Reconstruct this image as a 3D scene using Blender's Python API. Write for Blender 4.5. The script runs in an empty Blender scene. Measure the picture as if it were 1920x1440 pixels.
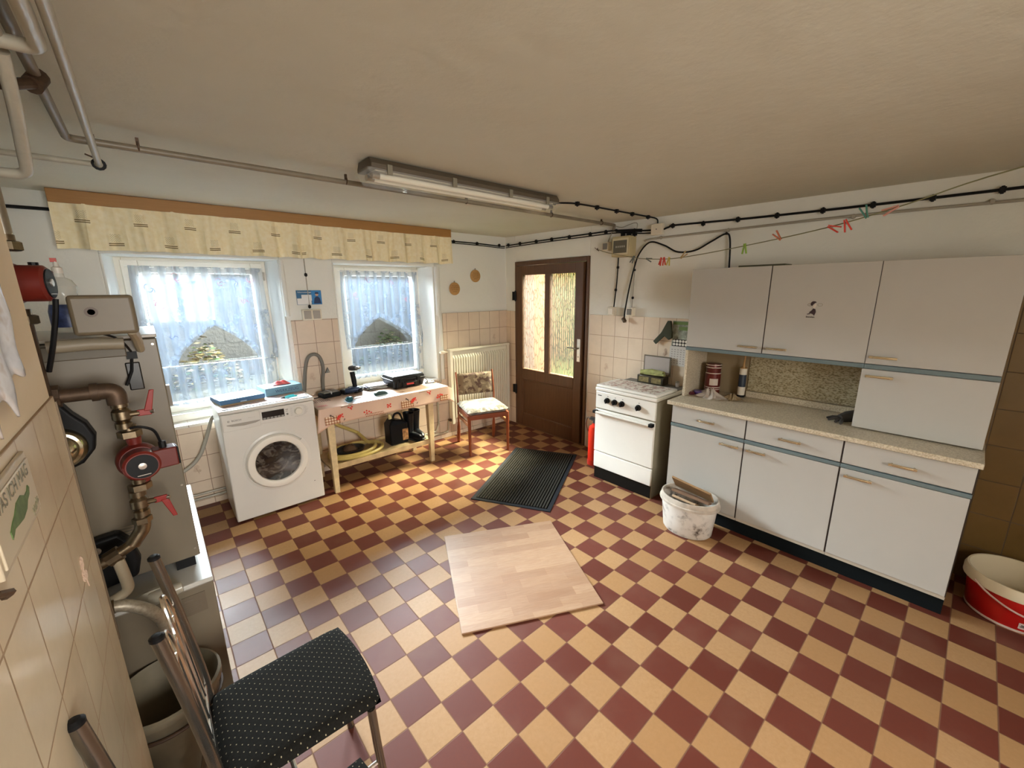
import bpy, bmesh, math, random
from mathutils import Vector, Matrix
random.seed(7)
PI = math.pi
S = bpy.context.scene
COL = S.collection

# ------------------------------------------------------------------ camera
cam = bpy.data.objects.new('camera', bpy.data.cameras.new('camera')); COL.objects.link(cam)
F_PX, YAW, PIT, ROLL = 763.2, .7221, -.2263, -.0096
cam.data.sensor_fit = 'HORIZONTAL'; cam.data.sensor_width = 36.0
cam.data.lens = F_PX / 1920 * 36.0
cam.data.clip_start = .02
fw = Vector((math.sin(YAW)*math.cos(PIT), math.cos(YAW)*math.cos(PIT), math.sin(PIT)))
rt = Vector((math.cos(YAW), -math.sin(YAW), 0)); up = rt.cross(fw)
r2 = rt*math.cos(ROLL) + up*math.sin(ROLL); u2 = -rt*math.sin(ROLL) + up*math.cos(ROLL)
M = Matrix((r2, u2, -fw)).transposed().to_4x4(); M.translation = Vector((-.6519, -1.6451, 1.636))
cam.matrix_world = M
S.camera = cam

# ------------------------------------------------------------------ view, world, daylight and added fill
S.view_settings.view_transform = 'Standard'; S.view_settings.look = 'None'
S.view_settings.gamma = 1.0; S.view_settings.use_curve_mapping = False
S.view_settings.exposure = 1.78
S.cycles.use_denoising = True
S.cycles.max_bounces = 10; S.cycles.diffuse_bounces = 6; S.cycles.transparent_max_bounces = 12
S.cycles.sample_clamp_indirect = 8.0
S.cycles.caustics_reflective = False; S.cycles.caustics_refractive = False
W = bpy.data.worlds.new('sky'); S.world = W; W.use_nodes = True
WB = W.node_tree.nodes['Background']; WB.inputs[0].default_value = (.80, .92, 1.0, 1); WB.inputs[1].default_value = 0.30

def area(name, loc, rot, sx, sy, power, color, portal=False):
    l = bpy.data.lights.new(name, 'AREA'); l.shape = 'RECTANGLE'; l.size = sx; l.size_y = sy
    l.energy = power; l.color = color
    if portal: l.cycles.is_portal = True
    o = bpy.data.objects.new(name, l); COL.objects.link(o); o.location = loc; o.rotation_euler = rot
    return o
# sky portals in the two windows and the door (an area light shines along its own -Z)
area('window_portal', (-.30, 2.60, 1.28), (-PI/2, 0, 0), .98, 1.2, 1, (1, 1, 1), True)
area('window_portal', (1.15, 2.60, 1.28), (-PI/2, 0, 0), .98, 1.2, 1, (1, 1, 1), True)
area('door_portal', (2.80, 1.50, 1.25), (0, PI/2, 0), 1.2, 1.0, 1, (1, 1, 1), True)

# bright parts of the sky high outside, beyond the yard wall and beyond the lawn
area('sky_glow', (-.3, 7.2, 3.5), (-PI/2+.30, 0, 0), 7.8, 2.6, 3500, (.93, .97, 1.0)).data.spread = 2.2
area('sky_glow', (7.0, 1.2, 5.2), (0, PI/2-.65, 0), 2.2, 3.0, 1100, (.96, .98, 1.0)).data.spread = 1.2
area('fill_behind', (-.15, -3.75, 1.55), (PI/2-.55, 0, 0), 1.1, 1.1, 27, (1.0, .96, .90)).data.spread = 2.4  # added fill light behind the camera, no such source known

# ------------------------------------------------------------------ material helpers
class N:
    def __init__(s, name):
        s.m = bpy.data.materials.new(name); s.m.use_nodes = True
        s.t = s.m.node_tree; s.p = s.t.nodes['Principled BSDF']; s.out = s.t.nodes['Material Output']
    def n(s, typ, **k):
        x = s.t.nodes.new(typ)
        for a, v in k.items(): setattr(x, a, v)
        return x
    def put(s, inp, v):
        if isinstance(v, bpy.types.NodeSocket): s.t.links.new(v, inp)
        elif isinstance(v, (tuple, list)) and len(v) == 3 and inp.type == 'RGBA': inp.default_value = (*v, 1)
        else: inp.default_value = v
    def obj(s): return s.n('ShaderNodeTexCoord').outputs['Object']
    def uv(s): return s.n('ShaderNodeTexCoord').outputs['UV']
    def pos(s): return s.n('ShaderNodeNewGeometry').outputs['Position']
    def sep(s, v):
        x = s.n('ShaderNodeSeparateXYZ'); s.put(x.inputs[0], v); return x.outputs
    def comb(s, a, b, c=0.0):
        x = s.n('ShaderNodeCombineXYZ')
        for i, v in enumerate((a, b, c)): s.put(x.inputs[i], v)
        return x.outputs[0]
    def ma(s, op, a, b=0.0, c=0.0):
        x = s.n('ShaderNodeMath', operation=op)
        for i, v in enumerate((a, b, c)): s.put(x.inputs[i], v)
        return x.outputs[0]
    def mix(s, f, a, b, blend='MIX'):
        x = s.n('ShaderNodeMix', data_type='RGBA', blend_type=blend)
        s.put(x.inputs[0], f); s.put(x.inputs[6], a); s.put(x.inputs[7], b); return x.outputs[2]
    def noise(s, v, scale, detail=3.0, rough=.5, out=0):
        x = s.n('ShaderNodeTexNoise'); s.put(x.inputs['Vector'], v)
        x.inputs['Scale'].default_value = scale; x.inputs['Detail'].default_value = detail; x.inputs['Roughness'].default_value = rough
        return x.outputs[out]
    def scale(s, v, sc, off=(0, 0, 0), rot=(0, 0, 0)):
        x = s.n('ShaderNodeMapping'); s.put(x.inputs[0], v)
        x.inputs['Scale'].default_value = sc; x.inputs['Location'].default_value = off; x.inputs['Rotation'].default_value = rot
        return x.outputs[0]
    def ramp(s, f, stops):
        x = s.n('ShaderNodeValToRGB'); s.put(x.inputs[0], f); e = x.color_ramp.elements
        while len(e) < len(stops): e.new(.5)
        for q, (p, c) in zip(e, stops): q.position = p; q.color = (*c, 1) if len(c) == 3 else c
        return x.outputs[0]
    def rng(s, f, a, b, c=0.0, d=1.0):
        x = s.n('ShaderNodeMapRange'); s.put(x.inputs[0], f)
        for i, v in enumerate((a, b, c, d)): x.inputs[i+1].default_value = v
        return x.outputs[0]
    def bump(s, h, strength=.3, dist=.01):
        x = s.n('ShaderNodeBump'); x.inputs['Strength'].default_value = strength; x.inputs['Distance'].default_value = dist
        s.put(x.inputs['Height'], h); s.t.links.new(x.outputs[0], s.p.inputs['Normal'])
    def set(s, **k):
        for a, v in k.items(): s.put(s.p.inputs[a.replace('_', ' ')], v)
        return s.m

def P(name, c, rough=.5, metal=0.0, var=0.0, vs=8.0, bump=0.0, bs=60.0, **k):
    s = N(name)
    if var:
        f = s.noise(s.obj(), vs, 4, .6)
        c = s.mix(s.rng(f, .3, .7), tuple(x*(1-var) for x in c), tuple(min(1, x*(1+var*.6)) for x in c))
    s.set(Base_Color=c, Roughness=rough, Metallic=metal, **k)
    if bump: s.bump(s.noise(s.obj(), bs, 4), bump, .004)
    return s.m

# ------------------------------------------------------------------ mesh helpers
class MB:
    def __init__(s): s.b = bmesh.new(); s.mi = 0
    def _f(s, vs):
        try: f = s.b.faces.new(vs); f.material_index = s.mi; return f
        except ValueError: return None
    def box(s, a, c, mtx=None):
        a = Vector(a); c = Vector(c)
        P8 = [Vector((x, y, z)) for z in (a.z, c.z) for y in (a.y, c.y) for x in (a.x, c.x)]
        if mtx: P8 = [mtx @ p for p in P8]
        v = [s.b.verts.new(p) for p in P8]
        for q in ((0, 2, 3, 1), (4, 5, 7, 6), (0, 1, 5, 4), (2, 6, 7, 3), (0, 4, 6, 2), (1, 3, 7, 5)): s._f([v[i] for i in q])
        return s
    def hexa(s, pts):      # 8 points: bottom loop 4, top loop 4
        v = [s.b.verts.new(Vector(p)) for p in pts]
        for q in ((3, 2, 1, 0), (4, 5, 6, 7), (0, 1, 5, 4), (1, 2, 6, 5), (2, 3, 7, 6), (3, 0, 4, 7)): s._f([v[i] for i in q])
        return s
    def rings(s, rs, cap=True, closed=False):
        R = [[s.b.verts.new(p) for p in r] for r in rs]; n = len(R[0])
        for a, b in zip(R, R[1:] + ([R[0]] if closed else [])):
            for i in range(n): s._f([a[i], a[(i+1) % n], b[(i+1) % n], b[i]])
        if cap and not closed: s._f(R[0][::-1]); s._f(R[-1])
        return s
    def tube(s, pts, r, n=10, cap=True, smooth=0, closed=False, flat=1.0):
        pts = [Vector(p) for p in pts]
        if smooth: pts = spline(pts, smooth, closed)
        rr = r if isinstance(r, (list, tuple)) else [r]*len(pts)
        rs = []; ref = None
        m = len(pts)
        for i, p in enumerate(pts):
            a = pts[(i-1) % m] if (closed or i) else p; c = pts[(i+1) % m] if (closed or i < m-1) else p
            t = (c - a)
            if t.length < 1e-9: t = Vector((0, 0, 1))
            t.normalize()
            if ref is None:
                ref = Vector((0, 0, 1)) if abs(t.z) < .9 else Vector((1, 0, 0))
            x = ref - t*ref.dot(t)
            if x.length < 1e-6: x = t.orthogonal()
            x.normalize(); ref = x; y = t.cross(x)
            q = rr[min(i, len(rr)-1)]
            rs.append([p + (x*math.cos(2*PI*k/n)*flat + y*math.sin(2*PI*k/n))*q for k in range(n)])
        return s.rings(rs, cap, closed)
    def cyl(s, a, b, r, n=20, r2=None): return s.tube([a, b], [r, r if r2 is None else r2], n)
    def lathe(s, prof, c=(0, 0, 0), ax='z', n=28, cap=True, sx=1.0, sy=1.0, rotm=None):
        c = Vector(c); rs = []
        for r, h in prof:
            ring = []
            for k in range(n):
                u = max(r, 1e-4)*math.cos(2*PI*k/n)*sx; v = max(r, 1e-4)*math.sin(2*PI*k/n)*sy
                p = {'z': Vector((u, v, h)), 'x': Vector((h, u, v)), 'y': Vector((v, h, u))}[ax]
                if rotm: p = rotm @ p
                ring.append(c + p)
            rs.append(ring)
        return s.rings(rs, cap)
    def prism(s, poly, o, ux, uy, un, t):   # polygon in plane (ux,uy) from o, extruded t along un
        o, ux, uy, un = Vector(o), Vector(ux), Vector(uy), Vector(un)
        a = [o + ux*x + uy*y for x, y in poly]; b = [p + un*t for p in a]
        A = [s.b.verts.new(p) for p in a]; B = [s.b.verts.new(p) for p in b]
        s._f(A[::-1]); s._f(B); n = len(A)
        for i in range(n): s._f([A[i], A[(i+1) % n], B[(i+1) % n], B[i]])
        return s
    def grid(s, fn, nu, nv, keep=None):
        uvl = s.b.loops.layers.uv.verify()
        V = [[s.b.verts.new(fn(i/nu, j/nv)) for j in range(nv+1)] for i in range(nu+1)]
        for i in range(nu):
            for j in range(nv):
                if keep and not keep((i+.5)/nu, (j+.5)/nv): continue
                f = s._f([V[i][j], V[i+1][j], V[i+1][j+1], V[i][j+1]])
                if f:
                    for l, (a, b) in zip(f.loops, ((i, j), (i+1, j), (i+1, j+1), (i, j+1))): l[uvl].uv = (a/nu, b/nv)
        return s
    def text(s, body, size, o, ux, uy, un, t=.0008, align='CENTER', fit=None):
        cu = bpy.data.curves.new('t', 'FONT'); cu.body = body; cu.size = size; cu.align_x = align; cu.align_y = 'CENTER'; cu.extrude = t/2
        to = bpy.data.objects.new('t', cu); COL.objects.link(to)
        me = bpy.data.meshes.new_from_object(to.evaluated_get(bpy.context.evaluated_depsgraph_get()))
        o, ux, uy, un = Vector(o), Vector(ux).normalized(), Vector(uy).normalized(), Vector(un).normalized()
        k = 1.0
        if fit and me.vertices:
            w = max(v.co.x for v in me.vertices) - min(v.co.x for v in me.vertices); k = fit/w
        vs = [s.b.verts.new(o + ux*v.co.x*k + uy*v.co.y + un*(v.co.z + t/2)) for v in me.vertices]
        for p in me.polygons: s._f([vs[i] for i in p.vertices])
        bpy.data.objects.remove(to); bpy.data.meshes.remove(me); bpy.data.curves.remove(cu)
        return s

def spline(pts, k, closed=False):
    out = []; n = len(pts)
    for i in range(n if closed else n-1):
        g = lambda j: pts[j % n] if closed else pts[max(0, min(n-1, j))]
        p0, p1, p2, p3 = g(i-1), g(i), g(i+1), g(i+2)
        for q in range(k):
            t = q/k
            out.append(.5*((2*p1) + (p2-p0)*t + (2*p0-5*p1+4*p2-p3)*t*t + (3*p1-p0-3*p2+p3)*t**3))
    if not closed: out.append(pts[-1])
    return out

BASE = {}
def obj(name, mb, mats, parent=None, bevel=0.0, seg=2, smooth=True, angle=.6, solid=0.0, sub=0, world=True, label=None):
    """links a mesh; built in world coordinates (world=True) it is moved into its thing's frame"""
    me = bpy.data.meshes.new(name)
    bmesh.ops.recalc_face_normals(mb.b, faces=mb.b.faces[:])
    off = BASE.get(parent.name) if parent else None
    if off is not None and world: bmesh.ops.translate(mb.b, verts=mb.b.verts[:], vec=-off)
    mb.b.to_mesh(me); mb.b.free()
    for m in (mats if isinstance(mats, (list, tuple)) else [mats]): me.materials.append(m)
    if smooth:
        for p in me.polygons: p.use_smooth = True
        if hasattr(me, 'set_sharp_from_angle'): me.set_sharp_from_angle(angle=angle)
    o = bpy.data.objects.new(name, me); COL.objects.link(o)
    if parent:
        o.parent = parent
        if off is not None: BASE[o.name] = off if world else Vector((0, 0, 0))
        elif world is False: pass
        if not world: BASE[o.name] = Vector((0, 0, 0))
    if sub:
        m = o.modifiers.new('s', 'SUBSURF'); m.levels = sub; m.render_levels = sub
    if solid:
        m = o.modifiers.new('t', 'SOLIDIFY'); m.thickness = solid; m.offset = 0
    if bevel:
        m = o.modifiers.new('b', 'BEVEL'); m.width = bevel; m.segments = seg; m.limit_method = 'ANGLE'; m.angle_limit = .7
        m.harden_normals = False
    if label: o['label'] = label
    return o

def thing(name, label, cat, loc=(0, 0, 0), rotz=0.0, group=None):
    o = bpy.data.objects.new(name, None); COL.objects.link(o); o.empty_display_size = .1
    o.location = loc; o.rotation_euler = (0, 0, rotz); o['label'] = label; o['category'] = cat
    if group: o['group'] = group
    BASE[o.name] = Vector(loc); return o

def solo(name, mb, mats, label, cat, group=None, **k):
    """one thing that is a single mesh; its origin is put at its base"""
    vs = [v.co for v in mb.b.verts]
    lo = Vector((min(v[i] for v in vs) for i in range(3))); hi = Vector((max(v[i] for v in vs) for i in range(3)))
    c = Vector(((lo.x+hi.x)/2, (lo.y+hi.y)/2, lo.z))
    bmesh.ops.translate(mb.b, verts=mb.b.verts[:], vec=-c)
    o = obj(name, mb, mats, None, **k); o.location = c
    o['label'] = label; o['category'] = cat
    if group: o['group'] = group
    BASE[o.name] = c; return o

def struct(name, mb, mats, label=None, **k):
    o = obj(name, mb, mats, None, **k); o['kind'] = 'structure'
    if label: o['label'] = label
    BASE[o.name] = Vector((0, 0, 0)); return o

def dup(root, loc, rotz=None, label=None, group=None):
    r = root.copy(); COL.objects.link(r); r.location = loc
    if rotz is not None: r.rotation_euler = (0, 0, rotz)
    if label: r['label'] = label
    if group: r['group'] = group
    for ch in list(root.children):
        c = ch.copy(); COL.objects.link(c); c.parent = r
        for g in list(ch.children):
            d = g.copy(); COL.objects.link(d); d.parent = c
    return r

# ------------------------------------------------------------------ materials
def tiles(name, ax, off, c1, c2, mortar, rough=.25, tw=.15, th=.20, stain=.25):
    s = N(name); x, y, z = s.sep(s.pos())[0:3]
    u = {'x': x, 'y': y}[ax]
    v = s.comb(s.ma('SUBTRACT', u, off), z, 0.0)
    b = s.n('ShaderNodeTexBrick', offset=0.0, offset_frequency=1, squash=1.0)
    s.put(b.inputs['Vector'], v); s.put(b.inputs['Color1'], c1); s.put(b.inputs['Color2'], c2); s.put(b.inputs['Mortar'], mortar)
    b.inputs['Scale'].default_value = 1.0; b.inputs['Mortar Size'].default_value = .0028; b.inputs['Mortar Smooth'].default_value = .3
    b.inputs['Brick Width'].default_value = tw; b.inputs['Row Height'].default_value = th
    f = s.rng(s.noise(s.pos(), 9, 5, .65), .4, .75)
    col = s.mix(s.ma('MULTIPLY', f, stain), b.outputs['Color'], tuple(q*.72 for q in c2))
    s.set(Base_Color=col, Roughness=s.rng(b.outputs['Fac'], 0, 1, rough, .8))
    s.bump(s.ma('ADD', s.ma('MULTIPLY', b.outputs['Fac'], -1.0), s.ma('MULTIPLY', s.noise(s.pos(), 14, 2), .25)), .35, .003)
    return s.m

def floor_mat():
    s = N('floor_tiles'); x, y, z = s.sep(s.pos())[0:3]
    T = .15
    def cell(a): return s.ma('FLOOR', s.ma('DIVIDE', a, T))
    def edge(a):
        f = s.ma('FRACT', s.ma('DIVIDE', a, T)); return s.ma('MINIMUM', f, s.ma('SUBTRACT', 1.0, f))
    i, j = cell(x), cell(y)
    par = s.ma('FLOORED_MODULO', s.ma('ADD', i, j), 2.0)
    wn = s.n('ShaderNodeTexWhiteNoise', noise_dimensions='2D'); s.put(wn.inputs['Vector'], s.comb(i, j))
    r = wn.outputs['Value']
    n1 = s.noise(s.pos(), 60, 4, .7); n2 = s.noise(s.pos(), 3.0, 3, .6)
    tan = s.mix(r, (.31, .165, .068), (.37, .215, .102)); tan = s.mix(s.rng(n1, .35, .7), tan, s.mix(.5, tan, (.27, .145, .058)))
    red = s.mix(r, (.092, .0205, .011), (.125, .031, .019)); red = s.mix(s.rng(n1, .35, .7), red, s.mix(.5, red, (.10, .026, .018)))
    col = s.mix(par, red, tan)
    col = s.mix(s.ma('MULTIPLY', s.rng(n2, .5, .8), .25), col, s.mix(.5, col, (.35, .23, .15)))
    e = s.ma('MINIMUM', edge(x), edge(y)); g = s.rng(e, .008, .019, 1.0, 0.0)
    col = s.mix(s.ma('MULTIPLY', g, .85), col, (.14, .065, .035))
    s.set(Base_Color=col, Roughness=s.ma('ADD', s.rng(n2, .3, .8, .46, .58), s.ma('MULTIPLY', g, .3)))
    s.p.inputs['Specular IOR Level'].default_value = .24
    s.bump(s.ma('ADD', s.ma('MULTIPLY', g, -1.0), s.ma('MULTIPLY', s.noise(s.pos(), 25, 3), .12)), .3, .002)
    return s.m

def plaster(name, c, stain=.15, bs=18):
    s = N(name); p = s.pos()
    f = s.rng(s.noise(p, 1.6, 5, .6), .35, .75)
    col = s.mix(s.ma('MULTIPLY', f, stain), c, (c[0]*.72, c[1]*.68, c[2]*.6))
    s.set(Base_Color=col, Roughness=.9)
    s.bump(s.ma('ADD', s.noise(p, bs, 5, .6), s.ma('MULTIPLY', s.noise(p, 2.2, 2), 1.5)), .28, .012)
    return s.m

M_floor = floor_mat()
M_wall = plaster('cream_plaster', (.78, .78, .73), .12)
M_ceil = plaster('ceiling_plaster', (.60, .585, .49), .22, 10)
M_tile_b = tiles('wall_tiles_window_side', 'x', .125, (.74, .61, .48), (.69, .565, .44), (.30, .20, .14))
M_tile_r = tiles('wall_tiles_door_side', 'y', .01, (.76, .63, .49), (.71, .58, .44), (.40, .27, .18))
M_tile_l = tiles('wall_tiles_pillar', 'y', -.01, (.78, .66, .47), (.73, .60, .42), (.34, .23, .13), stain=.3)
M_white = P('white_paint', (.80, .79, .74), .35, var=.05)
M_frame = P('window_frame_white', (.82, .79, .70), .4, var=.04)
M_black = P('black_plastic', (.005, .005, .0055), .5, Specular_IOR_Level=.22)
M_dark = P('dark_rubber', (.02, .02, .02), .6)
M_chrome = P('chrome', (.75, .74, .72), .18, 1.0)
M_steel = P('worn_steel', (.42, .38, .32), .35, 1.0, var=.2)
M_brass = P('aged_brass', (.24, .185, .12), .35, 1.0, var=.25, vs=40)
M_iron = P('dark_iron', (.10, .062, .038), .55, .6, var=.3, vs=30)
M_red = P('pump_red', (.13, .012, .007), .4, var=.15)
M_pipe = P('painted_pipe', (.40, .37, .295), .28, var=.12, vs=20)
M_greyp = P('grey_plastic', (.19, .18, .16), .5)
M_lightp = P('cream_plastic', (.72, .66, .53), .45)
M_ink = P('ink', (.03, .028, .025), .6)

# ------------------------------------------------------------------ room shell
YW, XD, XL, YP = 2.195, 2.65, -.852, -.207
XLF, YB = -1.9, -3.4
def zc(y): return 2.215 + .013*y
m = MB(); m.box((XLF-.2, YB-.2, -.12), (XD+.3, YW+.4, 0)); struct('floor', m, M_floor, smooth=False)
m = MB(); m.hexa([(XLF-.2, YB-.2, zc(YB-.2)), (XD+.3, YB-.2, zc(YB-.2)), (XD+.3, YW+.4, zc(YW+.4)), (XLF-.2, YW+.4, zc(YW+.4)),
                  (XLF-.2, YB-.2, 2.5), (XD+.3, YB-.2, 2.5), (XD+.3, YW+.4, 2.5), (XLF-.2, YW+.4, 2.5)])
struct('ceiling', m, M_ceil, smooth=False)
W1 = (-.83, .215, .665, 1.895); W2 = (.633, 1.655, .69, 1.885)
YO = YW+.36
m = MB()
for a, c in ((XLF, W1[0]), (W1[1], W2[0]), (W2[1], XD+.3)): m.box((a, YW, 0), (c, YO, 2.3))
for w in (W1, W2):
    m.box((w[0], YW, 0), (w[1], YO, w[2]-.012)); m.box((w[0], YW, w[3]), (w[1], YO, 2.3))
    for sx, x in ((1, w[0]), (-1, w[1])):           # splayed reveals
        m.prism([(0, 0), (sx*.012, 0), (sx*.055, .25), (sx*.055, .40), (0, .40)], (x, YW+.001, w[2]), (1, 0, 0), (0, 1, 0), (0, 0, 1), w[3]-w[2])
wall_b = struct('wall_back', m, M_wall, bevel=.008, smooth=False)
m = MB(); th = .012
for a, c, z1 in ((XLF, W1[0], 1.40), (W1[1]+.03, W2[0]-.005, 1.405), (W2[1]+.075, XD, 1.40)): m.box((a, YW-th, 0), (c, YW, z1))
m.box((W1[0], YW-th, 0), (W1[1]+.03, YW, W1[2]-.02)); m.box((W2[0]-.005, YW-th, 0), (W2[1]+.075, YW, W2[2]-.015))
o = obj('tile_cladding', m, M_tile_b, wall_b, smooth=False)
# plaster edge bulges beside the openings
m = MB()
m.tube([(W1[1]+.012, YW-.006, 1.895), (W1[1]+.012, YW-.006, 1.44)], .020, 10)
m.tube([(W2[1]+.03, YW-.006, 1.885), (W2[1]+.03, YW-.006, 1.38)], .030, 10); m.tube([(W2[1]+.045, YW, 1.38), (W2[1]+.045, YW, W2[2])], .026, 10)
obj('plaster_bead', m, M_wall, wall_b)
m = MB()
m.box((W1[0]+.01, YW-.018, W1[2]-.02), (W1[1]-.005, YO-.12, W1[2])); 
m.box((W2[0]+.01, YW-.018, W2[2]-.02), (W2[1]-.005, YO-.12, W2[2]))
obj('window_ledge', m, tiles('ledge_tiles', 'x', .05, (.80, .76, .68), (.76, .71, .62), (.35, .27, .2), th=9.0), wall_b, bevel=.002)
m = MB()
for a, c in ((XLF, W1[0]), (W1[1], W2[0]), (W2[1], XD+.3)): m.box((a, YO, -.1), (c, YO+.02, 2.5))
for w in (W1, W2): m.box((w[0], YO, -.1), (w[1], YO+.02, w[2]-.02)); m.box((w[0], YO, w[3]), (w[1], YO+.02, 2.5))
obj('dark_shield', m, P('dark_shield', (.07, .065, .06), .9), wall_b, smooth=False)  # dark skin added outside to keep facade bounce off the yard wall
# door wall
DY0, DY1, DZ = .937, 2.02, 1.955
m = MB()
m.box((XD, YB, 0), (XD+.3, DY0, 2.3)); m.box((XD, DY1, 0), (XD+.3, YW+.36, 2.3)); m.box((XD, DY0, DZ), (XD+.3, DY1, 2.3))
wall_r = struct('wall_right', m, M_wall, bevel=.006, smooth=False)
m = MB(); m.box((XD-th, -1.60, 0), (XD, DY0-.03, 1.395)); m.box((XD-th, DY1+.005, 0), (XD, YW-.01, 1.395))
obj('tile_cladding', m, M_tile_r, wall_r, smooth=False)
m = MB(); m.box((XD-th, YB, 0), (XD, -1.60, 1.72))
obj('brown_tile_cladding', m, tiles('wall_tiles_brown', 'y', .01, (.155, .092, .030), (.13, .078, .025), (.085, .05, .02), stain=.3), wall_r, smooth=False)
# little flower prints on single wall tiles
M_motif = P('tile_print', (.56, .41, .31), .4)
def flower(m, o, ux, uy, un, s):
    o, ux, uy, un = map(Vector, (o, ux, uy, un))
    for cx, cy, r in ((0, .6, .5), (-.3, -.1, .42), (.35, -.4, .36)):
        for k in range(6):
            a = k*PI/3+.3; c = o + ux*(cx+r*.62*math.cos(a))*s + uy*(cy+r*.62*math.sin(a))*s
            m.tube([c+ux*s*r*.33*math.cos(q*PI/4)+uy*s*r*.33*math.sin(q*PI/4)+un*.0006 for q in range(8)], .0011, 4, closed=True)
    m.tube([o+ux*.3*s+uy*-1.2*s+un*.0006, o+uy*-.3*s+un*.0006, o+ux*-.1*s+uy*.5*s+un*.0006], .0013, 4)
m = MB()
for y, z in ((.69, .895), (.085, 1.10), (.24, .695)): flower(m, (XD-th, y, z), (0, 1, 0), (0, 0, 1), (-1, 0, 0), .034)
obj('tile_motif', m, M_motif, wall_r)
m = MB()
for x, z in ((2.44, 1.09), (2.14, .9), (.36, .9), (-.55, .3)): flower(m, (x, YW-th, z), (1, 0, 0), (0, 0, 1), (0, -1, 0), .034)
obj('tile_motif', m, M_motif, wall_b)
# pillar / chimney wall at the left, close to the camera
m = MB(); m.box((XLF, YB, 0), (XL-.004, YP-.012, 2.3))
wall_l = struct('wall_left', m, plaster('pillar_plaster', (.76, .64, .46), .2), bevel=.004, smooth=False)
m = MB(); m.box((XL-.004, YB, 0), (XL, YP, 1.40)); m.box((XLF, YP-.012, 0), (XL-.004, YP-.001, 1.40))
obj('tile_cladding', m, M_tile_l, wall_l, smooth=False)
m = MB()
for y, z in ((-.39, 1.02), (-.84, .62)): flower(m, (XL, y, z), (0, 1, 0), (0, 0, 1), (1, 0, 0), .036)
obj('tile_motif', m, M_motif, wall_l)
m = MB(); m.box((XL-.002, YP-.002, .70), (XL+.0035, YP+.003, 1.385))
obj('corner_strip', m, P('brown_steel', (.12, .085, .05), .5, .5), wall_l, smooth=False, label='thin brown steel strip on the pillar corner')
m = MB(); m.box((XLF-.2, YP-.2, 0), (XLF, YW+.36, 2.3)); struct('wall_far_left', m, M_wall, smooth=False)
m = MB(); m.box((XLF-.2, YB-.2, 0), (-.75, YB, 2.3)); m.box((.45, YB-.2, 0), (XD+.3, YB, 2.3)); m.box((-.75, YB-.2, 0), (.45, YB, .85)); m.box((-.75, YB-.2, 2.05), (.45, YB, 2.3)); struct('wall_front', m, M_wall, smooth=False)
m = MB()
for a_, b_ in (((-.75, YB-.12, .85), (-.69, YB-.06, 2.05)), ((.39, YB-.12, .85), (.45, YB-.06, 2.05)), ((-.69, YB-.12, .85), (.39, YB-.06, .91)), ((-.69, YB-.12, 1.99), (.39, YB-.06, 2.05)), ((-.18, YB-.12, .91), (-.12, YB-.06, 1.99))): m.box(a_, b_)
struct('window_3', m, M_frame, smooth=False)  # assumed window, added as the opening for the fill light
# skirting pipes and low ledge are built with the pipes

# ------------------------------------------------------------------ windows
def glass_mat(name, col=(1, 1, 1), rough=0.0):
    s = N(name); t = s.n('ShaderNodeBsdfTransparent'); g = s.n('ShaderNodeBsdfGlossy'); g.inputs['Roughness'].default_value = .02
    s.put(t.inputs[0], col); mx = s.n('ShaderNodeMixShader'); fr = s.n('ShaderNodeFresnel'); fr.inputs[0].default_value = 1.45
    s.t.links.new(fr.outputs[0], mx.inputs[0]); s.t.links.new(t.outputs[0], mx.inputs[1]); s.t.links.new(g.outputs[0], mx.inputs[2])
    s.t.links.new(mx.outputs[0], s.out.inputs[0]); return s.m
M_glass = glass_mat('clear_glass', (.93, .97, .98))
def window(idx, fx0, fx1, gx0, gx1, z0, z1, gz0, gz1, handle_right):
    Y = 2.455
    m = MB()
    def ring(a, b, c, d, A, B, Cc, D, y0, y1):     # outer a..b x, c..d z ; inner A..B, C..D
        m.box((a, y0, c), (A, y1, d)); m.box((B, y0, c), (b, y1, d)); m.box((A, y0, c), (B, y1, Cc)); m.box((A, y0, D), (B, y1, d))
    ring(fx0, fx1, z0, z1, fx0+.045, fx1-.045, z0+.045, z1-.03, Y+.005, Y+.075)
    w = struct('window_%d' % idx, m, M_frame, bevel=.004, smooth=False)
    m = MB(); ring(fx0+.035, fx1-.035, z0+.035, z1-.02, gx0, gx1, gz0, gz1, Y-.018, Y+.05)
    sash = obj('sash', m, M_frame, w, bevel=.006, smooth=False)
    m = MB(); m.box((gx0-.01, Y+.02, gz0-.01), (gx1+.01, Y+.03, gz1+.01)); obj('pane', m, M_glass, sash, smooth=False)
    m = MB()
    hx = gx1+.035 if handle_right else gx0-.035
    m.box((hx-.012, Y-.028, 1.13), (hx+.012, Y-.018, 1.20)); m.tube([(hx, Y-.028, 1.165), (hx, Y-.055, 1.165), (hx+.004, Y-.062, 1.15), (hx+.004, Y-.06, 1.05)], .008, 8)
    if handle_right: obj('window_handle', m, M_white, sash)
    m = MB(); kx = fx1-.03 if not handle_right else fx0+.03
    for z in (gz0+.05, gz1-.02): m.cyl((kx, Y-.02, z-.03), (kx, Y-.02, z+.04), .007, 10)
    obj('hinge', m, M_steel, w)
    return w
window(1, W1[0]+.05, W1[1]-.045, -.65, .05, W1[2]+.02, W1[3], .79, 1.785, False)
window(2, W2[0]+.045, W2[1]-.003, .82, 1.525, W2[2], W2[3], .80, 1.785, True)
# inner sill blocks
m = MB(); m.box((-.83+.02, 2.33, W1[2]), (.19, 2.455, W1[2]+.055)); o = struct('trim_1', m, M_frame, bevel=.006)
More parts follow.
